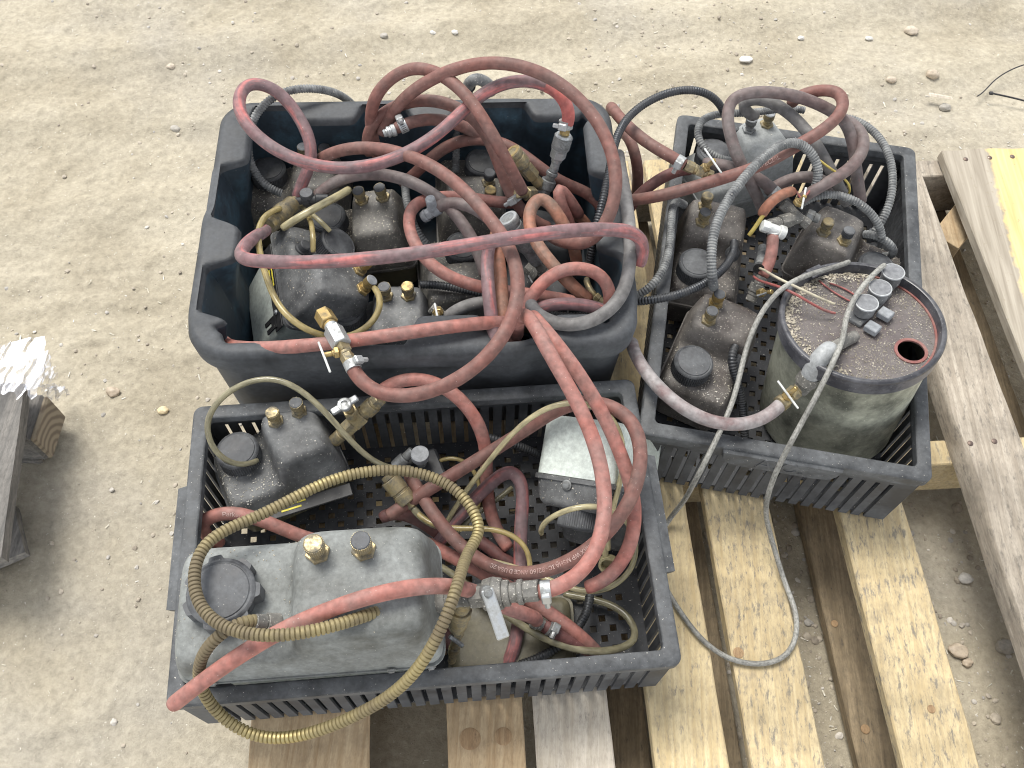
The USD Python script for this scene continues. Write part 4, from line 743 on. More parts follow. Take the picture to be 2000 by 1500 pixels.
def hs(label, m, pts, r=RR, name='air_hose', cat='hose', group=None, fit=False, n=18, **k):
    g, uv, P = tube(pts, r, n=n, wob=.05, **k)
    if not fit:
        return obj(name, g, m, smooth=True, uv=uv, label=label, cat=cat, group=group), P
    t = thing(name, label, cat, P.mean(0)*[1, 1, 0]+[0, 0, P[:, 2].min()-r]); obj('tube', g, m, t, smooth=True, uv=uv); return t, P
T7 = lambda *a: a
# --- tote
t, P = hs('long scuffed pink loop at the top left of the tote running to the steel coupler', 'hose_scuffed', [(580, 388, .315), (592, 352, .335), (608, 310, .36), (602, 270, .375), (580, 225, .39), (555, 192, .405), (525, 170, .415), (495, 164, .42), (472, 175, .425), (466, 200, .425), (480, 234, .42), (510, 272, .415), (552, 300, .41), (602, 317, .405), (652, 327, .405), (715, 325, .405), (752, 317, .41), (815, 290, .42), (862, 250, .43), (900, 220, .435), (945, 185, .445), (980, 165, .45), (1020, 158, .45), (1055, 164, .45), (1085, 178, .445), (1105, 203, .435), (1110, 225, .425), (1106, 246, .413)], fit=True)
g, uv, P = tube([(1062, 166, .449), (1085, 178, .445), (1105, 203, .435), (1110, 225, .425), (1106, 246, .413)], RR+.0003); obj('tube_end', g, 'hose_bright', t, smooth=True, uv=uv, label='bright red end of the loop')
clampring(t, (1105, 243, .414), at(1104, 262, .40)-at(1106, 240, .414), side=(-.3, -.5, .8))
obj('hose_tail', segs((1104, 250, .409), (1102, 264, .401), [(1, .0068, .0068, 16)]), 'brass', t)
cp = obj('coupler', segs((1102, 262, .402), (1083, 327, .352), [(.12, .0105, .0115, 28), (.40, .0125, .0125, 28), (.07, .0112, .0112, 28), (.16, .0122, .0118, 28), (.40, .0112, .0112, 6), (.2, .0075, .0075, 18), (.3, .0062, .0062, 18)]), 'steel', t, smooth=25)
kn = gear(.01285, 46, .0005, .018); a_, b_ = at(1101, 266, .399), at(1083, 327, .352); x_, y_, z_ = frame(b_-a_); kn.vertices = a_+kn.vertices[:, :1]*x_+kn.vertices[:, 1:2]*y_+kn.vertices[:, 2:]*z_; obj('knurled_sleeve', kn, 'dull_steel', cp, smooth=20)
obj('tee_fitting', segs((1084, 325, .353), (1061, 378, .318), [(.3, .0065, .0065, 18), (.2, .0085, .0085, 20), (.25, .0068, .0068, 18), (.5, .0108, .0108, 22), (.3, .009, .009, 18)]), 'dull_steel', t, smooth=25)
bc = obj('brass_coupler', segs((1064, 372, .322), (1000, 296, .385), [(.3, .0062, .0062, 18), (.28, .0082, .0072, 18), (.45, .0105, .0105, 6), (.1, .0095, .0095, 24), (.3, .0122, .0122, 28), (.06, .0112, .0112, 28), (.16, .0126, .0126, 28)]), 'dull_brass', t, smooth=25)
d_ = at(1000, 296, .385)-at(1064, 372, .322); d_ /= np.linalg.norm(d_); e_ = at(1000, 296, .385)
obj('coupler_mouth', lathe(e_, d_, [(-.001, .0118), (.0006, .0118), (.0006, .0074), (-.004, .0068)], 28), 'brass', bc, smooth=25); obj('coupler_bore', lathe(e_-d_*.0025, d_, [(0, .0069), (.0012, .0066), (.0012, .0005)], 22), 'hole_dark', bc)
t2 = thing('quick_coupler', 'knurled steel quick coupler pointing up in the middle of the tote', 'coupler', at(1020, 470, .25))
bc = obj('sleeve', segs((1050, 512, .30), (992, 426, .372), [(.4, .0105, .0105, 6), (.08, .0112, .0112, 28), (.62, .0128, .0128, 36), (.08, .0118, .0118, 28), (.12, .0135, .0135, 32)]), 'dull_steel', t2, smooth=25)
d_ = at(992, 426, .372)-at(1050, 512, .30); d_ /= np.linalg.norm(d_); e_ = at(992, 426, .372)
obj('mouth_ring', lathe(e_, d_, [(-.001, .0128), (.0008, .0128), (.0010, .0092), (-.001, .009), (-.001, .0075), (.0, .0068), (-.006, .0062)], 30), 'steel', t2, smooth=25); obj('bore', lathe(e_-d_*.004, d_, [(0, .0062), (.001, .006), (.001, .0005)], 22), 'hole_dark', t2)
obj('tail', segs((1050, 512, .30), (1070, 545, .275), [(.5, .007, .007, 16), (.5, .010, .010, 6)]), 'grimy_metal', t2)
hs('brown red hose arching over the tote back rim and ending at the clamp', 'hose_brown', [(742, 330, .27), (734, 290, .32), (727, 255, .36), (725, 222, .39), (738, 182, .42), (765, 150, .44), (802, 133, .45), (840, 138, .455), (870, 153, .455), (902, 182, .455), (930, 213, .45), (950, 242, .44), (972, 278, .425), (990, 314, .405), (1007, 350, .38), (1022, 376, .36)])
t, P = hs('inner brown hose arch with the clamped end in the tote', 'hose_brown', [(722, 300, .33), (720, 262, .36), (740, 230, .38), (770, 208, .395), (815, 198, .40), (870, 203, .405), (907, 219, .405), (938, 247, .405), (960, 282, .39), (972, 312, .375), (985, 348, .36), (1000, 384, .34), (1025, 415, .32), (1050, 434, .305), (1072, 445, .295)], fit=True)
clampring(t, (1006, 386, .34), at(1025, 410, .325)-at(995, 366, .35), side=(-.6, -.5, .7)); obj('hose_barb', segs((1010, 378, .352), (1042, 378, .33), [(.5, .007, .007, 16), (.5, .010, .010, 6)]), 'dull_brass', t)
t, P = hs('short brown hose with a clamped steel nipple in the tote', 'hose_brown', [(772, 252, .385), (797, 240, .39), (827, 236, .388), (862, 234, .378), (895, 243, .365), (925, 258, .35), (952, 274, .335)], fit=True)
clampring(t, (787, 246, .388), at(797, 240, .39)-at(770, 253, .385), side=(-.2, .3, 1)); obj('nipple', segs((773, 253, .385), (749, 261, .383), [(.4, .0085, .0085, 20), (.14, .0072, .0072, 20), (.2, .0078, .0078, 20), (.14, .0055, .0055, 20), (.2, .0058, .005, 20)]), 'steel', t, smooth=25)
d_ = at(749, 261, .383)-at(773, 253, .385); d_ /= np.linalg.norm(d_); obj('nipple_bore', lathe(at(749, 261, .383), d_, [(0, .0036), (.0004, .0034), (.0004, .0003)], 16), 'hole_dark', t)
hs('dark brown hose arching behind the brass coupler to the tote right side', 'hose_brown', [(785, 360, .27), (805, 340, .29), (837, 317, .31), (875, 287, .33), (912, 273, .34), (950, 270, .34), (987, 283, .335), (1025, 307, .33), (1062, 335, .325), (1100, 353, .32), (1137, 373, .31), (1170, 401, .30), (1190, 430, .285)])
t, P = hs('big brown red loop hanging over the tote front rim to the tee valve', 'hose_brown', [(610, 326, .33), (629, 306, .35), (665, 294, .375), (702, 290, .39), (752, 293, .405), (802, 307, .415), (850, 327, .425), (882, 350, .43), (912, 378, .435), (942, 411, .435), (975, 456, .437), (997, 490, .44), (1009, 527, .445), (1012, 565, .445), (1003, 607, .443), (985, 650, .44), (957, 690, .432), (920, 724, .422), (875, 748, .412), (825, 766, .402), (780, 772, .396), (742, 768, .392), (712, 752, .392), (696, 730, .394), (686, 708, .396)], fit=True)
clampring(t, (688, 714, .396), at(686, 708, .396)-at(696, 730, .394), side=(.7, -.2, .5)); wrap_P = P
tvalve(t, (686, 712, .396), (655, 655, .392), (622, 668, .40), (645, 727, .40), (662, 688, .396), (630, 694, .398))
obj('union_nut', segs((668, 675, .394), (646, 636, .388), [(.8, .0122, .0122, 6), (.2, .0085, .0085, 20)]), 'steel', t, smooth=25); obj('tail_nut', segs((647, 638, .388), (630, 612, .382), [(.25, .008, .008, 20), (1, .0115, .0115, 6)]), 'brass', t, smooth=25)
hs('pink grey hose crossing straight over the tote contents', 'hose_scuffed', [(520, 448, .35), (497, 464, .375), (478, 483, .395), (472, 496, .405), (480, 506, .412), (515, 513, .42), (590, 513, .43), (690, 506, .443), (765, 498, .452), (840, 491, .46), (925, 478, .466), (1025, 463, .468), (1125, 451, .462), (1190, 445, .448), (1232, 453, .43), (1253, 472, .412), (1256, 495, .395), (1247, 515, .38)])
hs('grey brown hose passing in front of the two dark caps in the tote', 'hose_greyred', [(612, 398, .315), (622, 380, .325), (638, 362, .335), (677, 347, .345), (727, 341, .35), (765, 344, .352), (802, 355, .352), (840, 373, .35), (868, 398, .346), (890, 422, .342), (909, 447, .338), (925, 475, .33), (940, 505, .32), (948, 540, .31)])
hs('purplish upright hose bend pressed against the tote front wall', 'hose_scuffed', [(968, 470, .35), (958, 474, .365), (953, 495, .372), (952, 530, .374), (956, 585, .372), (961, 635, .368), (968, 668, .362), (974, 685, .33)])
hs('grey orange hose standing between the two upright bends in the tote', 'hose_orange', [(968, 455, .33), (972, 488, .348), (976, 525, .354), (980, 575, .354), (982, 625, .35), (980, 660, .345), (977, 690, .31)])
t, P = hs('grey hose with a tee fitting in the middle of the tote', 'hose_greyred', [(850, 408, .345), (868, 400, .35), (887, 397, .352), (912, 401, .352), (935, 413, .348), (960, 432, .34), (985, 455, .325)], fit=True)
obj('tee_fitting', cat_([segs((858, 405, .347), (826, 425, .33), [(.6, .009, .009, 20), (.5, .0082, .0082, 6), (.4, .009, .008, 18)]), segs((846, 412, .34), (840, 388, .368), [(1, .0075, .0068, 16)])]), 'knob_grey', t, smooth=25)
hs('red hose curving down the left of the buried tanks in the tote', 'hose_pink', [(1012, 396, .315), (975, 393, .32), (925, 390, .325), (875, 386, .33), (838, 388, .335), (812, 400, .338), (799, 418, .34), (797, 440, .34), (806, 466, .338), (832, 503, .334), (862, 530, .33), (897, 549, .326), (932, 560, .322), (975, 567, .316), (1020, 571, .31), (1060, 577, .305), (1100, 587, .30), (1130, 592, .295)])
hs('orange red loop right of the steel coupler in the tote', 'hose_orange', [(1127, 530, .29), (1127, 512, .31), (1121, 485, .335), (1107, 455, .355), (1092, 425, .37), (1078, 402, .378), (1062, 389, .38), (1046, 390, .38), (1034, 408, .378), (1034, 432, .376), (1042, 455, .375), (1056, 484, .375), (1075, 514, .372), (1100, 541, .365), (1127, 565, .355), (1150, 585, .34)])
hs('narrow pink hairpin bend beside the tote right wall', 'hose_pink', [(1112, 470, .29), (1110, 432, .31), (1098, 400, .335), (1089, 378, .345), (1091, 369, .35), (1100, 374, .345), (1113, 394, .33), (1127, 415, .30)])
hs('short orange brown bend low at the tote right wall', 'hose_orange', [(1105, 428, .29), (1118, 420, .30), (1132, 426, .30), (1145, 440, .285), (1150, 470, .25)])
hs('tallest brown arch behind the tote descending its right end', 'hose_brown', [(745, 262, .36), (765, 225, .39), (790, 192, .42), (815, 172, .44), (845, 154, .455), (875, 142, .465), (925, 128, .475), (975, 124, .48), (1025, 130, .48), (1070, 147, .478), (1107, 172, .473), (1137, 202, .466), (1162, 235, .458), (1182, 270, .45), (1195, 307, .442), (1202, 345, .434), (1202, 377, .425), (1195, 408, .415), (1182, 437, .40), (1165, 462, .385), (1137, 474, .37), (1100, 470, .355), (1075, 460, .34)])
hs('red arch standing up in the front right corner of the tote', 'hose_pink', [(1002, 690, .30), (1007, 668, .325), (1012, 637, .34), (1023, 602, .355), (1043, 572, .368), (1070, 546, .375), (1100, 530, .38), (1132, 523, .38), (1162, 531, .378), (1182, 552, .372), (1190, 577, .36), (1189, 602, .345)])
hs('smooth grey brown hose running inside the tote right wall and round its front corner', 'hose_grey', [(1208, 300, .36), (1213, 335, .372), (1221, 375, .382), (1227, 425, .39), (1230, 475, .392), (1229, 515, .39), (1221, 552, .388), (1205, 588, .386), (1180, 615, .384), (1150, 631, .382), (1112, 636, .38), (1078, 627, .378), (1055, 612, .37), (1035, 592, .36)])
hs('braided purplish hose lying inside the front right corner of the tote', 'hose_scuffed', [(1025, 618, .34), (1040, 606, .35), (1062, 598, .355), (1100, 596, .358), (1145, 597, .358), (1175, 604, .356), (1195, 616, .35)])
hs('red hose lying inside the tote front wall with worn white print', 'hose_pink', [(440, 668, .30), (458, 676, .33), (490, 681, .352), (530, 680, .366), (565, 676, .373), (640, 670, .381), (715, 662, .383), (790, 651, .385), (850, 642, .385), (900, 635, .384), (950, 631, .38), (985, 630, .36)])
hs('pale red hose end hooked over the tote rim running down to the lever valve', 'hose_pink', [(1010, 655, .335), (1013, 632, .375), (1020, 616, .41), (1034, 620, .43), (1050, 647, .438), (1073, 687, .438), (1095, 727, .432), (1117, 771, .425), (1142, 822, .415), (1162, 872, .408), (1176, 920, .402), (1181, 960, .398), (1178, 1007, .393), (1168, 1057, .388), (1146, 1106, .382), (1113, 1138, .376), (1076, 1150, .372), (1052, 1153, .37)])
LEV_LABEL = None
hs('second pale red hose running beside it into the front crate', 'hose_pink', [(1040, 618, .395), (1056, 632, .41), (1072, 657, .42), (1112, 703, .412), (1150, 757, .395), (1167, 791, .385), (1183, 826, .375), (1205, 870, .36), (1222, 920, .345), (1237, 972, .328), (1241, 1010, .315), (1234, 1047, .30), (1214, 1096, .285), (1181, 1131, .27), (1145, 1147, .26)])
# --- front crate
t, P = hs('brown red loop with white lettering coiled round the front crate', 'hose_brown', [(800, 925, .24), (806, 945, .245), (830, 978, .25), (857, 1015, .25), (887, 1047, .25), (926, 1088, .252), (965, 1114, .26), (1010, 1122, .27), (1055, 1114, .282), (1100, 1098, .295), (1154, 1068, .312), (1190, 1032, .328), (1220, 990, .342), (1242, 943, .355), (1252, 895, .362), (1247, 851, .366), (1226, 814, .368), (1187, 791, .366), (1150, 786, .362), (1112, 793, .352), (1075, 808, .338), (1025, 840, .315), (975, 873, .295), (925, 903, .28), (875, 932, .268), (835, 958, .258), (790, 985, .245), (760, 1008, .235)], fit=True)
sarc = np.r_[0, np.cumsum(np.linalg.norm(np.diff(P, axis=0), axis=1))]
def s_at(P, u, v, z): 
    sa = np.r_[0, np.cumsum(np.linalg.norm(np.diff(P, axis=0), axis=1))]; return sa[np.argmin(np.linalg.norm(P-at(u, v, z), axis=1))]
obj('hose_print', wrap_text('MAX WP MSHA IC-82/60 ANCE D USA 2C', P[::-1], s_at(P[::-1], 1160, 1066, .312), RR, -.15, .0048, False), 'print_white', t, smooth=False)
hs('red hose dropping from the brass lever valve along the back wall of the front crate', 'hose_pink', [(748, 762, .32), (775, 748, .33), (800, 742, .335), (830, 742, .335), (862, 752, .332), (895, 778, .322), (922, 808, .308), (938, 838, .292), (947, 872, .272), (951, 908, .25), (949, 945, .228), (951, 980, .21), (960, 1008, .2), (976, 1034, .192), (992, 1072, .185)])
hs('red hose folded over in an upside down V on the front crate floor', 'hose_scuffed', [(845, 1075, .18), (868, 1045, .19), (890, 1017, .205), (925, 978, .225), (952, 950, .238), (980, 930, .25), (1000, 920, .256), (1012, 928, .256), (1017, 955, .25), (1017, 1020, .235), (1018, 1085, .22), (1015, 1150, .208), (1011, 1222, .198), (1004, 1266, .19), (988, 1303, .175)])
t, P = hs('front red hose lying across the large grey tank', 'hose_pink', [(337, 1378, .345), (375, 1345, .36), (425, 1308, .372), (487, 1273, .386), (540, 1237, .395), (602, 1206, .406), (675, 1180, .415), (750, 1158, .42), (810, 1147, .415), (860, 1144, .40), (905, 1150, .37), (945, 1166, .335), (985, 1186, .30), (1016, 1196, .28), (1040, 1203, .262), (1046, 1212, .235)], fit=False)
t, P = hs('red hose bend with white lettering at the left of the front crate', 'hose_pink', [(620, 1055, .22), (562, 1037, .24), (525, 1021, .25), (475, 1008, .258), (428, 1003, .262), (402, 1012, .26), (395, 1027, .25), (406, 1044, .23), (430, 1058, .2)], fit=True)
obj('hose_print', wrap_text('Parker', P[::-1], s_at(P[::-1], 436, 1003, .262), RR, -.1, .0052), 'print_white', t, smooth=False)
hs('red hose passing beneath the lever valve to the right crate corner', 'hose_pink', [(835, 1058, .2), (860, 1078, .212), (905, 1099, .222), (950, 1122, .228), (995, 1146, .23), (1040, 1176, .23), (1072, 1196, .228), (1115, 1228, .218), (1145, 1255, .2), (1168, 1278, .178)])
hs('dark red hose low in the front corner of the front crate', 'hose_dark', [(858, 1222, .17), (869, 1242, .175), (890, 1266, .175), (920, 1290, .172), (955, 1308, .168)])
t, P = hs('short red hose with a clamped barb by the flat tank', 'hose_dark', [(1060, 1222, .222), (1078, 1229, .22), (1102, 1246, .212), (1135, 1262, .2), (1165, 1272, .18)], fit=True)
clampring(t, (1078, 1229, .22), at(1102, 1246, .212)-at(1060, 1222, .222), m='dull_steel'); obj('barb', segs((1062, 1222, .223), (1040, 1210, .226), [(.4, .0075, .0075, 6), (.6, .0095, .0095, 16)]), 'grimy_metal', t)
hs('dark red hose crossing the crate floor between the goose neck and the V bend', 'hose_dark', [(925, 1050, .18), (950, 1066, .18), (975, 1085, .178), (1005, 1105, .175)])
hs('dark red hose low behind the brass plug in the front crate', 'hose_dark', [(745, 1012, .19), (772, 1003, .195), (800, 1010, .195), (828, 1022, .19), (860, 1045, .18)])
# lever valve
lv = thing('lever_valve', 'grimy grey lever valve joining two red hoses', 'valve', at(960, 1160, .33))
vb = obj('valve_body', segs((1052, 1153, .369), (905, 1166, .352), [(.55, .0118, .0118, 8), (.2, .0135, .0135, 22), (.3, .0105, .0105, 22), (.25, .0140, .0140, 22), (.35, .0165, .0185, 26), (.35, .0185, .0165, 26), (.5, .0130, .0130, 6), (.25, .0105, .0105, 20)]), 'grimy_metal', lv, smooth=30)
obj('inlet_tube', segs((908, 1166, .351), (852, 1178, .338), [(.8, .0095, .0095, 22), (.5, .011, .011, 20)]), 'grimy_metal', lv); obj('inlet_nut', segs((854, 1178, .338), (818, 1187, .330), [(.6, .0105, .0105, 6), (.5, .0085, .0085, 18)]), 'dull_brass', lv)
a_, b_ = at(953, 1158, .388), at(981, 1240, .372); d_ = b_-a_; l_ = np.linalg.norm(d_); x_ = d_/l_; y_ = np.cross([0, 0, 1.0], x_); y_ /= np.linalg.norm(y_); z_ = np.cross(x_, y_)
ob = bevel_box((a_+b_)/2, (l_+.008, .0135, .0042), .0012, Ro.from_matrix(np.stack([x_, y_, z_], 1))); hv = obj('lever', ob, 'steel', lv); obj('lever_boss', lathe(a_-z_*.018, z_, [(0, .0075), (.016, .007), (.0172, .006), (.022, .0042), (.0225, .003)], 16), 'dull_steel', lv)
obj('drain_fitting', segs((903, 1172, .345), (893, 1232, .285), [(.5, .0095, .0095, 20), (.3, .0125, .0125, 24), (.6, .0108, .0100, 22), (.3, .0085, .007, 20)]), 'dull_brass', lv, smooth=25)
obj('drain_cock', segs((895, 1228, .288), (882, 1292, .225), [(.3, .0075, .0075, 6), (.5, .0055, .0055, 16), (.3, .0068, .0068, 16), (.4, .0048, .0048, 16)]), 'dull_brass', lv, smooth=25); obj('drain_lever', segs((878, 1242, .285), (904, 1262, .275), [(1, .0028, .0028, 10)]), 'dull_steel', lv)
t = lv; clampring(t, (1066, 1151, .3715), at(1085, 1149, .373)-at(1050, 1153, .37), side=(.0, -1, .45))
# brass goose neck
def rb(label, m, pts, r, pitch, depth, kind='sine', name='conduit', cat='conduit', group=None, n=14, smooth=True):
    g, P = ribbed(pts, r, pitch, depth, n=n, kind=kind); return obj(name, g, m, smooth=smooth, label=label, cat=cat, group=group)
rb('long ribbed brass goose neck looped over the large grey tank', 'goose_brass', [(828, 1166, .345), (797, 1177, .37), (760, 1187, .39), (725, 1198, .402), (650, 1220, .418), (575, 1237, .424), (512, 1242, .424), (450, 1230, .42), (407, 1202, .414), (385, 1162, .41), (380, 1125, .408), (385, 1093, .404), (398, 1072, .40), (420, 1050, .395), (450, 1030, .39), (500, 1007, .385), (550, 984, .38), (612, 957, .374), (662, 936, .37), (712, 921, .366), (762, 917, .362), (812, 922, .358), (850, 935, .354), (887, 958, .35), (918, 987, .348), (936, 1015, .348), (934, 1038, .35), (918, 1066, .36), (907, 1095, .372), (898, 1125, .388), (888, 1158, .402), (873, 1202, .405), (854, 1246, .396), (829, 1287, .38), (793, 1328, .36), (737, 1373, .335), (675, 1407, .315), (600, 1432, .298), (550, 1441, .292), (500, 1436, .29), (450, 1414, .296), (415, 1382, .312), (398, 1345, .334), (393, 1305, .36), (404, 1266, .384), (428, 1240, .394), (458, 1221, .396), (492, 1214, .388), (515, 1215, .376)], .0064, .0047, .26, 'step', 'goose_neck', 'hose', n=18, smooth=35)
ge = thing('hose_elbow', 'grimy elbow on the large grey tank where the goose neck ends', 'fitting', at(520, 1215, .37)); obj('elbow_body', segs((498, 1214, .386), (546, 1216, .37), [(.5, .0078, .0078, 16), (.6, .0095, .0095, 16)]), 'grimy_metal', ge)
# lever valve of brass at the back
bv = thing('brass_valve', 'brass lever valve between the back left pump tank and a red hose', 'valve', at(690, 800, .27))
obj('valve_body', segs((652, 862, .265), (742, 778, .322), [(.6, .0085, .0085, 20), (.25, .0075, .0075, 20), (.7, .0115, .0115, 6), (.7, .0128, .0128, 4), (.2, .0085, .0085, 20), (.55, .0108, .0108, 24), (.15, .0095, .0095, 24), (.3, .0102, .0102, 6)]), 'dull_brass', bv, smooth=25)
obj('valve_bonnet', segs((690, 812, .30), (676, 790, .328), [(.6, .0098, .0098, 6), (.5, .006, .006, 16)]), 'dull_brass', bv, smooth=25)
a_, b_ = at(648, 806, .336), at(698, 776, .338); d_ = b_-a_; l_ = np.linalg.norm(d_); x_ = d_/l_; y_ = np.cross([0, 0, 1.0], x_); y_ /= np.linalg.norm(y_); Rl = Ro.from_matrix(np.stack([x_, y_, np.cross(x_, y_)], 1))
hd = obj('lever', cat_([tm(rbox((l_*.42, .009, .0055), .002, (-l_*.3, 0, 0))), tm(rbox((l_*.42, .009, .0055), .002, (l_*.3, 0, 0))), trimesh.creation.cylinder(.0085, .0062, sections=24)]), 'steel', bv) if False else None
lvm = cat_([place(tm(rbox((l_*.42, .009, .0055), .002, (s_*l_*.3, 0, 0))), Rl, (a_+b_)/2) for s_ in (-1, 1)]+[place(lathe((0, 0, -.003), (0, 0, 1), [(0, .0078), (.006, .0085), (.0066, .0075), (.0066, .0045), (.005, .0042), (.005, .0003)], 24), Rl, (a_+b_)/2)]); obj('lever', lvm, 'steel', bv, smooth=30)
# brass plug fitting lying by the goose neck
bp = thing('brass_coupling', 'brass coupling under the goose neck in the front crate', 'coupling', at(775, 955, .24))
obj('coupling_body', segs((755, 928, .268), (806, 990, .245), [(.3, .0085, .0085, 18), (.9, .0125, .0125, 28), (.12, .0115, .0115, 28), (.7, .0122, .0118, 28), (.4, .0075, .0065, 18)]), 'dull_brass', bp, smooth=25); obj('coupling_hose', tube([(806, 990, .245), (818, 1005, .24), (835, 1018, .235), (858, 1028, .23)], .0048)[0], 'smoky_tube', bp, smooth=True)
kb = thing('grey_knob', 'round grey knob on a black box behind the goose neck', 'knob', at(820, 890, .2)); kc = at(820, 886, .255); obj('knob_head', lathe(kc-[0, 0, .012], (0, 0, 1), [(0, .0085), (.002, .0118), (.010, .0122), (.012, .0112), (.0122, .0005)], 32), 'knob_grey', kb, smooth=35); obj('stem', lathe(kc-[0, 0, .03], (0, 0, 1), [(0, .007), (.019, .007)], 16), 'dark_cover', kb)
obj('switch_box', bevel_box(kc-[.0, .006, .055], (.055, .042, .05), .003, Ro.from_euler('z', 25, degrees=True)), 'black_plastic', kb); obj('plug', segs((772, 912, .235), (806, 880, .25), [(.5, .0085, .0085, 16), (.4, .006, .006, 16)]), 'dull_steel', kb)
# --- clear and amber tubes
def ct(label, m, pts, r=.0034, **k): return hs(label, m, pts, r, 'clear_tube', 'tube', n=12, **k)
ct('smoky tube looping over the back left pump tank of the front crate', 'smoky_tube', [(502, 899, .268), (462, 903, .285), (428, 888, .305), (408, 860, .322), (405, 830, .336), (415, 800, .348), (440, 770, .36), (480, 748, .368), (525, 741, .37), (562, 750, .368), (600, 771, .362), (637, 806, .35), (670, 843, .335), (700, 880, .318), (727, 901, .30), (765, 908, .28), (800, 915, .26)], .0036)
ct('clear tube arching over the white sided tank with the brown hose', 'clear_tube', [(868, 1030, .20), (877, 1012, .21), (897, 978, .235), (925, 940, .262), (962, 893, .298), (1000, 850, .33), (1037, 817, .354), (1075, 796, .366), (1112, 786, .372), (1150, 788, .372), (1187, 806, .366), (1209, 838, .355), (1215, 882, .338), (1209, 935, .318), (1198, 990, .297), (1191, 1035, .28), (1187, 1075, .262)])
ct('clear tube from the cable gland of the white sided tank', 'clear_tube', [(1057, 1043, .262), (1067, 1020, .29), (1095, 1002, .318), (1137, 991, .325), (1170, 991, .322), (1203, 1001, .314), (1227, 1022, .302), (1241, 1052, .288), (1241, 1078, .277), (1231, 1112, .262), (1207, 1140, .25), (1166, 1155, .242), (1128, 1152, .24), (1070, 1130, .235), (1010, 1109, .23), (965, 1097, .225), (920, 1092, .22), (880, 1088, .21)])
ct('amber tube curving along the V shaped red hose', 'amber_tube', [(795, 968, .235), (810, 990, .24), (832, 1016, .245), (862, 1030, .248), (900, 1034, .25), (962, 1033, .252), (1000, 1043, .252), (1022, 1066, .25), (1033, 1092, .246), (1032, 1126, .238)])
ct('thick clear tube sweeping low round the right end of the front crate', 'smoky_tube', [(860, 1105, .2), (900, 1135, .21), (945, 1168, .22), (980, 1194, .222), (1010, 1215, .222), (1055, 1242, .218), (1100, 1260, .21), (1145, 1270, .205), (1190, 1272, .2), (1220, 1265, .195), (1238, 1246, .19), (1240, 1222, .185), (1220, 1200, .18), (1181, 1180, .175), (1130, 1164, .17), (1100, 1160, .168)], .0046)
ct('small amber loop beside the grey knob', 'amber_tube', [(832, 945, .2), (838, 922, .21), (854, 903, .22), (880, 895, .225), (905, 898, .225), (925, 916, .22), (934, 946, .21), (933, 982, .195), (925, 1010, .18)], .0028)
ct('thin tube crossing under the V shaped hose', 'smoky_tube', [(880, 1060, .19), (905, 1025, .195), (935, 1003, .198), (970, 975, .2), (1000, 952, .2)], .0034)
g = thing('tube_end', 'bundle of clear tube ends held by a ring near the lever valve', 'tube', at(1190, 1080, .22)); obj('ring', lathe(at(1190, 1098, .235), (-.2, -.8, .5), [(0, .0125), (.008, .0125), (.008, .0095), (0, .0095)], 26), 'clear_tube', g); obj('tube_stub', tube([(1186, 1052, .262), (1182, 1075, .25), (1183, 1092, .243)], .004)[0], 'clear_tube', g, smooth=True)
ct('thick clear tube lying diagonally in the tote', 'clear_tube', [(552, 446, .335), (577, 428, .345), (602, 415, .348), (628, 400, .348), (652, 387, .345), (682, 370, .335)], .0055)
ct('amber tube looping round the tipped white tank', 'amber_tube', [(548, 408, .345), (528, 415, .355), (512, 430, .362), (503, 448, .368), (504, 472, .372), (511, 500, .376), (522, 538, .38), (537, 575, .382), (553, 607, .38), (577, 632, .376), (610, 651, .37), (645, 660, .365), (685, 656, .358), (715, 640, .35), (734, 613, .345), (740, 585, .34), (731, 563, .335)], .0042)
ct('short amber tube rising from the gland of the tipped tank', 'amber_tube', [(598, 415, .32), (606, 432, .335), (611, 455, .345), (611, 478, .342), (612, 492, .335)], .0036)
ct('clear tube crossing below the thick diagonal one in the tote', 'clear_tube', [(575, 392, .30), (600, 412, .315), (625, 432, .32), (645, 452, .315)], .0034)
bf = thing('brass_fitting', 'brass coupling at the end of the pink loop in the tote', 'coupling', at(550, 415, .3)); obj('fitting_body', segs((578, 392, .318), (524, 440, .335), [(.2, .008, .008, 16), (.5, .0118, .0122, 26), (.1, .0135, .0135, 26), (.55, .0138, .0138, 26), (.1, .0128, .0128, 26), (.35, .0130, .0122, 26)]), 'dull_brass', bf, smooth=25)
bk = thing('black_tee', 'black plastic tee with a round top in the tote', 'fitting', at(600, 390, .3)); obj('tee_arm', segs((572, 394, .322), (642, 386, .328), [(.4, .0055, .0055, 14), (.3, .0075, .0075, 14), (.3, .006, .006, 14), (.5, .0075, .005, 14)]), 'black_plastic', bk); obj('tee_top', lathe(at(602, 392, .318), (0, 0, 1), [(0, .0095), (.016, .0095), (.0175, .0085), (.0175, .0004)], 26), 'cap_plastic', bk, smooth=35)
# --- ribbed conduits
def cd(label, pts, m='conduit_dusty', r=.0059): return rb(label, m, pts, r, .0038, .2)
cd('dusty conduit hanging over the back left corner of the tote', [(712, 232, .25), (698, 214, .285), (680, 196, .325), (655, 183, .36), (627, 176, .385), (590, 172, .395), (557, 178, .395), (532, 192, .39), (510, 215, .382), (493, 240, .372), (485, 264, .36), (484, 290, .345), (490, 317, .33), (502, 342, .315), (522, 363, .303), (550, 377, .292)])
cd('upright conduit in the back half of the tote', [(888, 245, .33), (891, 275, .315), (891, 300, .30), (890, 336, .285)])
cd('conduit bit behind the red curved hose in the tote', [(792, 355, .29), (794, 387, .30), (800, 420, .295), (815, 450, .285), (834, 478, .27)])
cd('black conduit under the big loop in the tote', [(822, 556, .29), (845, 556, .292), (875, 560, .292), (905, 566, .29), (945, 574, .285), (985, 582, .275)], 'conduit_black')
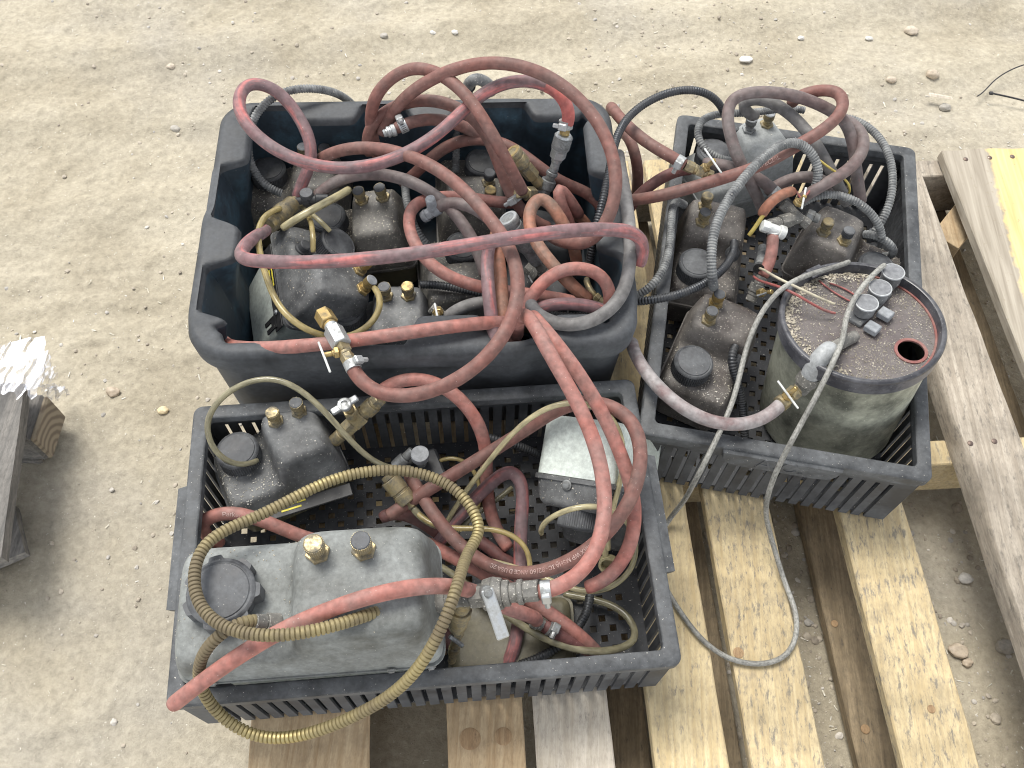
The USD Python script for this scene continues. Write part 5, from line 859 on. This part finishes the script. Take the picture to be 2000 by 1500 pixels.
cd('low black conduit crossing toward the tote front wall', [(885, 560, .25), (892, 578, .25), (908, 600, .245), (930, 622, .23)], 'conduit_black')
cd('dusty conduit under the braided hose in the tote front corner', [(1065, 612, .335), (1085, 615, .34), (1112, 619, .342), (1160, 618, .342), (1195, 617, .34), (1220, 615, .335)], r=.0056)
cd('conduit arching from the right crate into the tote', [(1150, 530, .30), (1155, 495, .33), (1162, 450, .355), (1173, 405, .372), (1187, 350, .385), (1199, 300, .39), (1209, 265, .39), (1226, 229, .39), (1250, 208, .395), (1280, 190, .40), (1320, 177, .40), (1360, 177, .395), (1388, 188, .385), (1405, 203, .372), (1413, 222, .355)], 'conduit_black')
cd('grey dusty conduit hooking over the pale dusty tank', [(1570, 216, .335), (1546, 212, .338), (1520, 213, .34), (1490, 218, .342), (1456, 222, .345), (1420, 222, .348), (1390, 225, .35), (1371, 235, .35), (1361, 252, .348), (1363, 270, .345), (1373, 288, .342), (1390, 300, .338), (1410, 308, .332), (1434, 313, .32)], r=.0056)
cd('thick dusty conduit arching across the middle of the right crate', [(1589, 372, .345), (1594, 340, .365), (1593, 310, .38), (1580, 291, .39), (1558, 279, .396), (1530, 282, .40), (1500, 302, .402), (1475, 327, .40), (1450, 353, .396), (1424, 383, .39), (1407, 415, .384), (1398, 444, .378), (1393, 472, .372), (1390, 502, .364), (1389, 530, .35), (1394, 560, .31)], r=.0068)
cd('black conduit from the left tank of the right crate to the tote', [(1434, 474, .298), (1431, 496, .31), (1416, 520, .318), (1390, 544, .322), (1360, 562, .325), (1320, 577, .328), (1280, 585, .328), (1248, 587, .32), (1225, 588, .30)], 'conduit_black')
cd('grey conduit running down the left rim of the right crate', [(1336, 402, .29), (1326, 394, .305), (1316, 397, .315), (1312, 412, .318), (1311, 445, .318), (1308, 475, .318), (1301, 508, .316), (1287, 540, .312), (1268, 564, .306), (1246, 576, .298), (1225, 582, .285)], r=.006)
cd('conduit curving round the back right corner of the right crate', [(1648, 230, .34), (1662, 233, .345), (1682, 240, .348), (1706, 256, .35), (1724, 278, .348), (1736, 306, .344), (1742, 340, .338), (1742, 370, .33), (1735, 405, .318), (1722, 432, .305), (1708, 452, .29)])
cd('conduit arching over the brown tank behind the drum', [(1560, 402, .318), (1576, 392, .33), (1596, 384, .338), (1622, 380, .342), (1650, 384, .342), (1680, 398, .338), (1703, 420, .328), (1716, 444, .315), (1722, 462, .30)])
cd('short hooked conduit by the brown tank behind the drum', [(1690, 457, .285), (1710, 462, .292), (1730, 470, .292), (1744, 481, .285), (1742, 494, .27), (1725, 500, .25)])
cd('conduit hanging between the brown tank and the drum', [(1437, 678, .282), (1429, 694, .285), (1430, 714, .275), (1437, 738, .26), (1447, 766, .24), (1451, 800, .218), (1452, 830, .2), (1456, 858, .18)], 'conduit_black')
cd('black conduit behind the white sided tank in the front crate', [(940, 852, .235), (960, 856, .235), (1000, 867, .225), (1025, 876, .215), (1050, 888, .2)], 'conduit_black')
cd('black conduit curving along the front crate floor by the flat tank', [(995, 1302, .175), (1015, 1298, .182), (1055, 1282, .19), (1100, 1257, .194), (1130, 1222, .194), (1148, 1185, .19), (1152, 1165, .185)], 'conduit_black')
# --- right crate reds
t, P = hs('brown red hose from behind the tote to the brass tee valve in the right crate', 'hose_brown', [(1196, 222, .33), (1193, 206, .345), (1204, 224, .355), (1230, 250, .362), (1260, 274, .366), (1290, 294, .368), (1320, 312, .366), (1338, 322, .364)], fit=True)
clampring(t, (1328, 317, .365), at(1340, 323, .364)-at(1310, 306, .367), side=(-.3, -.8, .4)); tvalve(t, (1338, 322, .364), (1390, 345, .35), (1376, 290, .385), (1409, 338, .378), (1374, 331, .358), (1396, 312, .378))
hs('brown red hose dropping between the tote and the right crate', 'hose_brown', [(1220, 262, .30), (1230, 275, .31), (1241, 303, .30), (1246, 335, .275), (1243, 370, .24), (1236, 400, .20)])
t, P = hs('long red hose with worn print looping over the back of the right crate', 'hose_brown', [(1205, 392, .30), (1228, 389, .315), (1270, 386, .33), (1320, 376, .343), (1360, 365, .352), (1400, 351, .36), (1440, 335, .366), (1480, 327, .37), (1520, 308, .376), (1562, 280, .384), (1600, 256, .392), (1630, 234, .40), (1646, 210, .404), (1646, 191, .404), (1634, 180, .402), (1610, 177, .398), (1580, 182, .392), (1560, 190, .384), (1545, 203, .37)], fit=True)
obj('hose_print', wrap_text('SPECIAL', P, s_at(P, 1478, 327, .37), RR, -.35, .0058), 'print_white', t, smooth=False)
hs('grey red loop standing up over the pale dusty tank', 'hose_greyred', [(1492, 415, .29), (1484, 398, .305), (1470, 370, .325), (1459, 342, .345), (1447, 314, .36), (1432, 280, .375), (1421, 243, .388), (1420, 217, .395), (1432, 194, .402), (1460, 180, .406), (1500, 180, .406), (1540, 187, .402), (1580, 199, .396), (1612, 210, .388), (1636, 222, .38), (1652, 238, .372), (1659, 262, .362), (1666, 290, .35), (1672, 328, .335), (1677, 360, .322), (1682, 395, .30)])
hs('smooth grey hose behind the pale dusty tank descending to the right', 'hose_grey', [(1475, 222, .34), (1458, 214, .355), (1452, 201, .365), (1464, 194, .37), (1492, 196, .374), (1522, 209, .374), (1552, 232, .372), (1578, 261, .366), (1594, 282, .36), (1611, 308, .352), (1624, 340, .342), (1640, 367, .332), (1656, 398, .312)])
hs('grey hose bend turning back across the right crate', 'hose_greyred', [(1640, 232, .36), (1658, 236, .362), (1676, 250, .362), (1686, 274, .362), (1680, 306, .362), (1660, 327, .362), (1630, 347, .36), (1600, 366, .355), (1580, 378, .345), (1562, 392, .33)])
t, P = hs('red hose with a clamp in the middle of the right crate', 'hose_greyred', [(1375, 318, .335), (1390, 321, .34), (1420, 325, .342), (1450, 332, .342), (1476, 346, .34), (1500, 365, .336), (1522, 384, .33)], fit=True); clampring(t, (1515, 378, .332), at(1522, 384, .33)-at(1500, 365, .336), side=(-.1, -.6, .7))
hs('dark hose curving behind the thick conduit in the right crate', 'hose_greyred', [(1498, 378, .29), (1512, 366, .30), (1540, 352, .31), (1570, 346, .312), (1592, 347, .31), (1610, 356, .305), (1628, 372, .295)])
hs('dark red hose passing from the right crate under to the tote', 'hose_dark', [(1350, 331, .315), (1332, 333, .32), (1308, 340, .32), (1284, 353, .315), (1262, 369, .305), (1240, 392, .29), (1225, 415, .27)])
hs('reddish grey hose sagging across the front left of the right crate', 'hose_dusty', [(1232, 668, .29), (1240, 682, .30), (1256, 716, .312), (1280, 748, .318), (1310, 778, .32), (1340, 801, .32), (1370, 817, .318), (1400, 827, .316), (1430, 830, .314), (1460, 826, .312), (1490, 812, .312), (1516, 795, .313), (1534, 782, .314)])
tv = thing('tee_valve', 'small brass tee valve with thin white pin on the drum side', 'valve', at(1548, 765, .3)); tvalve(tv, (1525, 789, .314), (1570, 750, .325), (1519, 744, .335), (1559, 798, .33), (1534, 776, .322), (1556, 757, .338))
obj('collar', lathe(at(1532, 783, .314), at(1525, 789, .314)-at(1534, 782, .314), [(0, .0102), (.008, .0105), (.009, .0085)], 22), 'dull_brass', tv)
# fitting cluster in the middle of the right crate
rs = thing('tee_cluster', 'white plastic tee with short red hose and brass valve between the brown tanks', 'fitting', at(1505, 480, .25))
obj('white_tee', cat_([segs((1488, 440, .335), (1532, 456, .325), [(.35, .0085, .0085, 8), (.5, .0075, .0075, 16), (.3, .0098, .0098, 16)]), segs((1512, 450, .33), (1508, 468, .315), [(1, .0078, .0078, 16)])]), 'white_plastic', rs, smooth=25)
g, uv, P = tube([(1509, 458, .325), (1508, 486, .315), (1502, 512, .305), (1489, 540, .295)], .0082); obj('short_hose', g, 'hose_pink', rs, smooth=True, uv=uv)
obj('brass_body', segs((1489, 540, .295), (1465, 588, .27), [(.4, .0078, .0078, 6), (.3, .007, .007, 16), (.7, .0105, .0105, 8), (.3, .0085, .0085, 16), (.5, .0075, .0075, 16)]), 'grimy_metal', rs, smooth=25)
obj('tee_pin', segs((1478, 578, .30), (1497, 572, .305), [(1, .0014, .0014, 8)]), 'dull_steel', rs); obj('stem', segs((1482, 572, .285), (1508, 570, .305), [(.4, .0062, .0062, 6), (.5, .0026, .0026, 10), (.2, .0036, .0036, 10)]), 'brass', rs)
g2 = thing('brass_tee', 'dark brass tee valve with thin pin above the brown tank behind the drum', 'valve', at(1550, 400, .3))
tvalve(g2, (1528, 398, .33), (1578, 440, .315), (1574, 366, .365), (1566, 408, .355), (1556, 398, .345), (1573, 382, .362), 'grimy_metal')
obj('outlet', segs((1562, 425, .32), (1500, 440, .33), [(.4, .0085, .0085, 16), (.5, .0105, .0105, 8), (.5, .0085, .0085, 16)]), 'grimy_metal', g2, smooth=25)
obj('side_nut', segs((1575, 418, .32), (1600, 428, .318), [(.5, .0085, .0085, 6), (.4, .0068, .0068, 14)]), 'dull_steel', g2)
bt = thing('brown_tube', 'stained brown tube with yellow core above the fitting cluster', 'tube', at(1515, 400, .3)); g, uv, P = tube([(1548, 374, .345), (1532, 378, .352), (1512, 390, .352), (1496, 406, .345), (1488, 420, .335)], .0072); obj('outer_tube', g, 'hose_orange', bt, smooth=True, uv=uv)
g, uv, P = tube([(1500, 408, .345), (1488, 424, .337), (1476, 442, .33), (1462, 460, .322)], .003, n=10); obj('yellow_core', g, 'yellow_wire', bt, smooth=True, uv=uv)
cs = thing('conduit_stub', 'open grey conduit stub with wires leading to the drum lid', 'conduit', at(1482, 520, .25)); g, P = ribbed([(1490, 485, .27), (1488, 502, .285), (1483, 520, .298)], .0072, .0038, .12); obj('sleeve', g, 'conduit_dusty', cs, smooth=True)
d_ = at(1481, 528, .304)-at(1487, 506, .288); obj('sleeve_mouth', lathe(at(1482, 525, .302), d_, [(0, .0078), (.0015, .0078), (.0015, .0056), (.0005, .0054), (.0005, .0003)], 20), 'hole_dark', cs)
for nm, m, pts in (('cream_wire', 'cream_wire', [(1483, 524, .302), (1500, 532, .34), (1530, 549, .37), (1560, 562, .377), (1600, 582, .368), (1630, 594, .362)]), ('red_wire', 'red_wire', [(1472, 540, .30), (1484, 548, .32), (1520, 560, .36), (1550, 572, .374), (1590, 596, .366), (1632, 612, .36)])):
    g, uv, P = tube(pts, .0018, n=8, sm=.0008); obj(nm, g, m, cs, smooth=True, uv=uv)
for lab, m, pts in (('thin yellow wire hanging off the thick dusty conduit', 'yellow_wire', [(1600, 312, .375), (1612, 322, .372), (1632, 336, .366), (1650, 350, .36), (1658, 362, .35), (1656, 380, .33)]), ('thin red wires at the open end of the thick conduit', 'red_wire', [(1588, 366, .35), (1580, 374, .352), (1568, 388, .346), (1560, 380, .34), (1552, 372, .335)])):
    g, uv, P = tube(pts, .0016, n=8, sm=.0006); obj('loose_wire', g, m, smooth=True, uv=uv, label=lab, cat='wire')
# braided cable from the drum lid round the pallet
g, uv, P = tube([(1660, 512, .368), (1640, 516, .369), (1615, 526, .371), (1596, 532, .373), (1575, 540, .374), (1550, 549, .376), (1524, 568, .372), (1500, 592, .362), (1480, 620, .350), (1466, 660, .338), (1455, 700, .330), (1443, 740, .324), (1430, 780, .318), (1410, 836, .312), (1380, 896, .302), (1352, 950, .26), (1330, 985, .20), (1306, 1020, .155), (1285, 1050, .147), (1284, 1110, .146), (1304, 1148, .146), (1326, 1192, .146), (1355, 1232, .147), (1392, 1265, .147), (1428, 1287, .147), (1465, 1296, .147), (1502, 1295, .147), (1538, 1273, .147), (1556, 1238, .147), (1553, 1199, .148), (1538, 1152, .15), (1520, 1097, .158), (1505, 1045, .185), (1496, 1000, .225), (1504, 955, .272), (1520, 916, .302), (1538, 874, .325), (1565, 826, .345), (1595, 775, .362), (1628, 700, .382), (1641, 678, .382), (1648, 655, .38), (1652, 630, .379), (1658, 602, .379), (1671, 576, .379), (1690, 555, .379), (1708, 536, .379), (1727, 517, .377)], .0034, n=14, sm=.0012)
obj('braided_cable', g, 'braid', smooth=True, uv=uv, label='grey braided cable looping from the drum lid over the pallet boards', cat='cable')
# black valve bits low in the tote
lw = thing('small_valve', 'small grey valve with thin pin low behind the tote front wall', 'valve', at(860, 610, .25)); tvalve(lw, (870, 622, .30), (842, 600, .31), (849, 592, .335), (856, 626, .33), (856, 606, .31), (852, 628, .325), 'grimy_metal')
hs('grey hose from the small valve at the tote front', 'hose_grey', [(872, 622, .302), (888, 610, .315), (912, 596, .322), (942, 592, .32), (975, 596, .31)], fit=False)
lk = thing('dark_valve', 'dark valve with a pale pin below the quick coupler', 'valve', at(1040, 540, .25)); obj('body', segs((1028, 520, .27), (1060, 548, .262), [(.5, .010, .010, 8), (.5, .012, .012, 16), (.4, .009, .009, 6)]), 'grimy_metal', lk, smooth=25); obj('pin', segs((1032, 538, .285), (1040, 552, .28), [(1, .0013, .0013, 8)]), 'white_plastic', lk)
bb = thing('brass_pipe', 'short bent brass pipe in the front right of the tote', 'pipe', at(1160, 565, .28)); g, uv, P = tube([(1146, 545, .30), (1148, 556, .305), (1156, 570, .305), (1168, 583, .30)], .0042); obj('bend', g, 'dull_brass', bb, smooth=True, uv=uv); obj('nut', segs((1162, 577, .304), (1178, 592, .298), [(.5, .0065, .0065, 6), (.5, .0055, .0055, 14)]), 'dull_brass', bb)
gl = thing('rubber_bend', 'dark rubber hose bend behind the tote back rim', 'hose', at(930, 175, .33)); g, uv, P = tube([(952, 178, .34), (945, 160, .375), (932, 153, .385), (920, 158, .38), (915, 172, .36), (912, 195, .33), (905, 225, .30)], .0085); obj('tube', g, 'conduit_dusty', gl, smooth=True, uv=uv); obj('tie', lathe(at(916, 168, .366), (.3, -.6, .6), [(0, .0092), (.004, .0092)], 20), 'zip_black', gl)
# small litter at the top right
g, uv, P = tube([(2020, 122, .015), (1998, 128, .018), (1962, 142, .012), (1942, 158, .006), (1925, 176, .003), (1908, 188, .002)], .0013, n=8, sm=.0008); obj('dark_twig', g, 'zip_black', smooth=True, uv=uv, label='thin dark twig on the dirt at the upper right edge', cat='twig')
g, uv, P = tube([(1936, 182, .006), (1960, 187, .005), (1990, 194, .006), (2025, 204, .008)], .0018, n=8, sm=.0008); zt = thing('cable_tie', 'black cable tie lying below the dark twig', 'cable tie', at(1960, 187, 0)); obj('strip', g, 'zip_black', zt, smooth=True, uv=uv); obj('head', bevel_box(at(1936, 182, .007), (.008, .007, .005), .001), 'zip_black', zt)
ch_ = chip.copy(); ch_.vertices = ch_.vertices*[.026, .016, .012]; ch_.vertices = Ro.from_euler('z', -10, degrees=True).apply(ch_.vertices)+at(1836, 188, .006); obj('wood_splinter', ch_, 'wood_pale', smooth=20, label='pale wood splinter on the dirt left of the cable tie', cat='splinter')
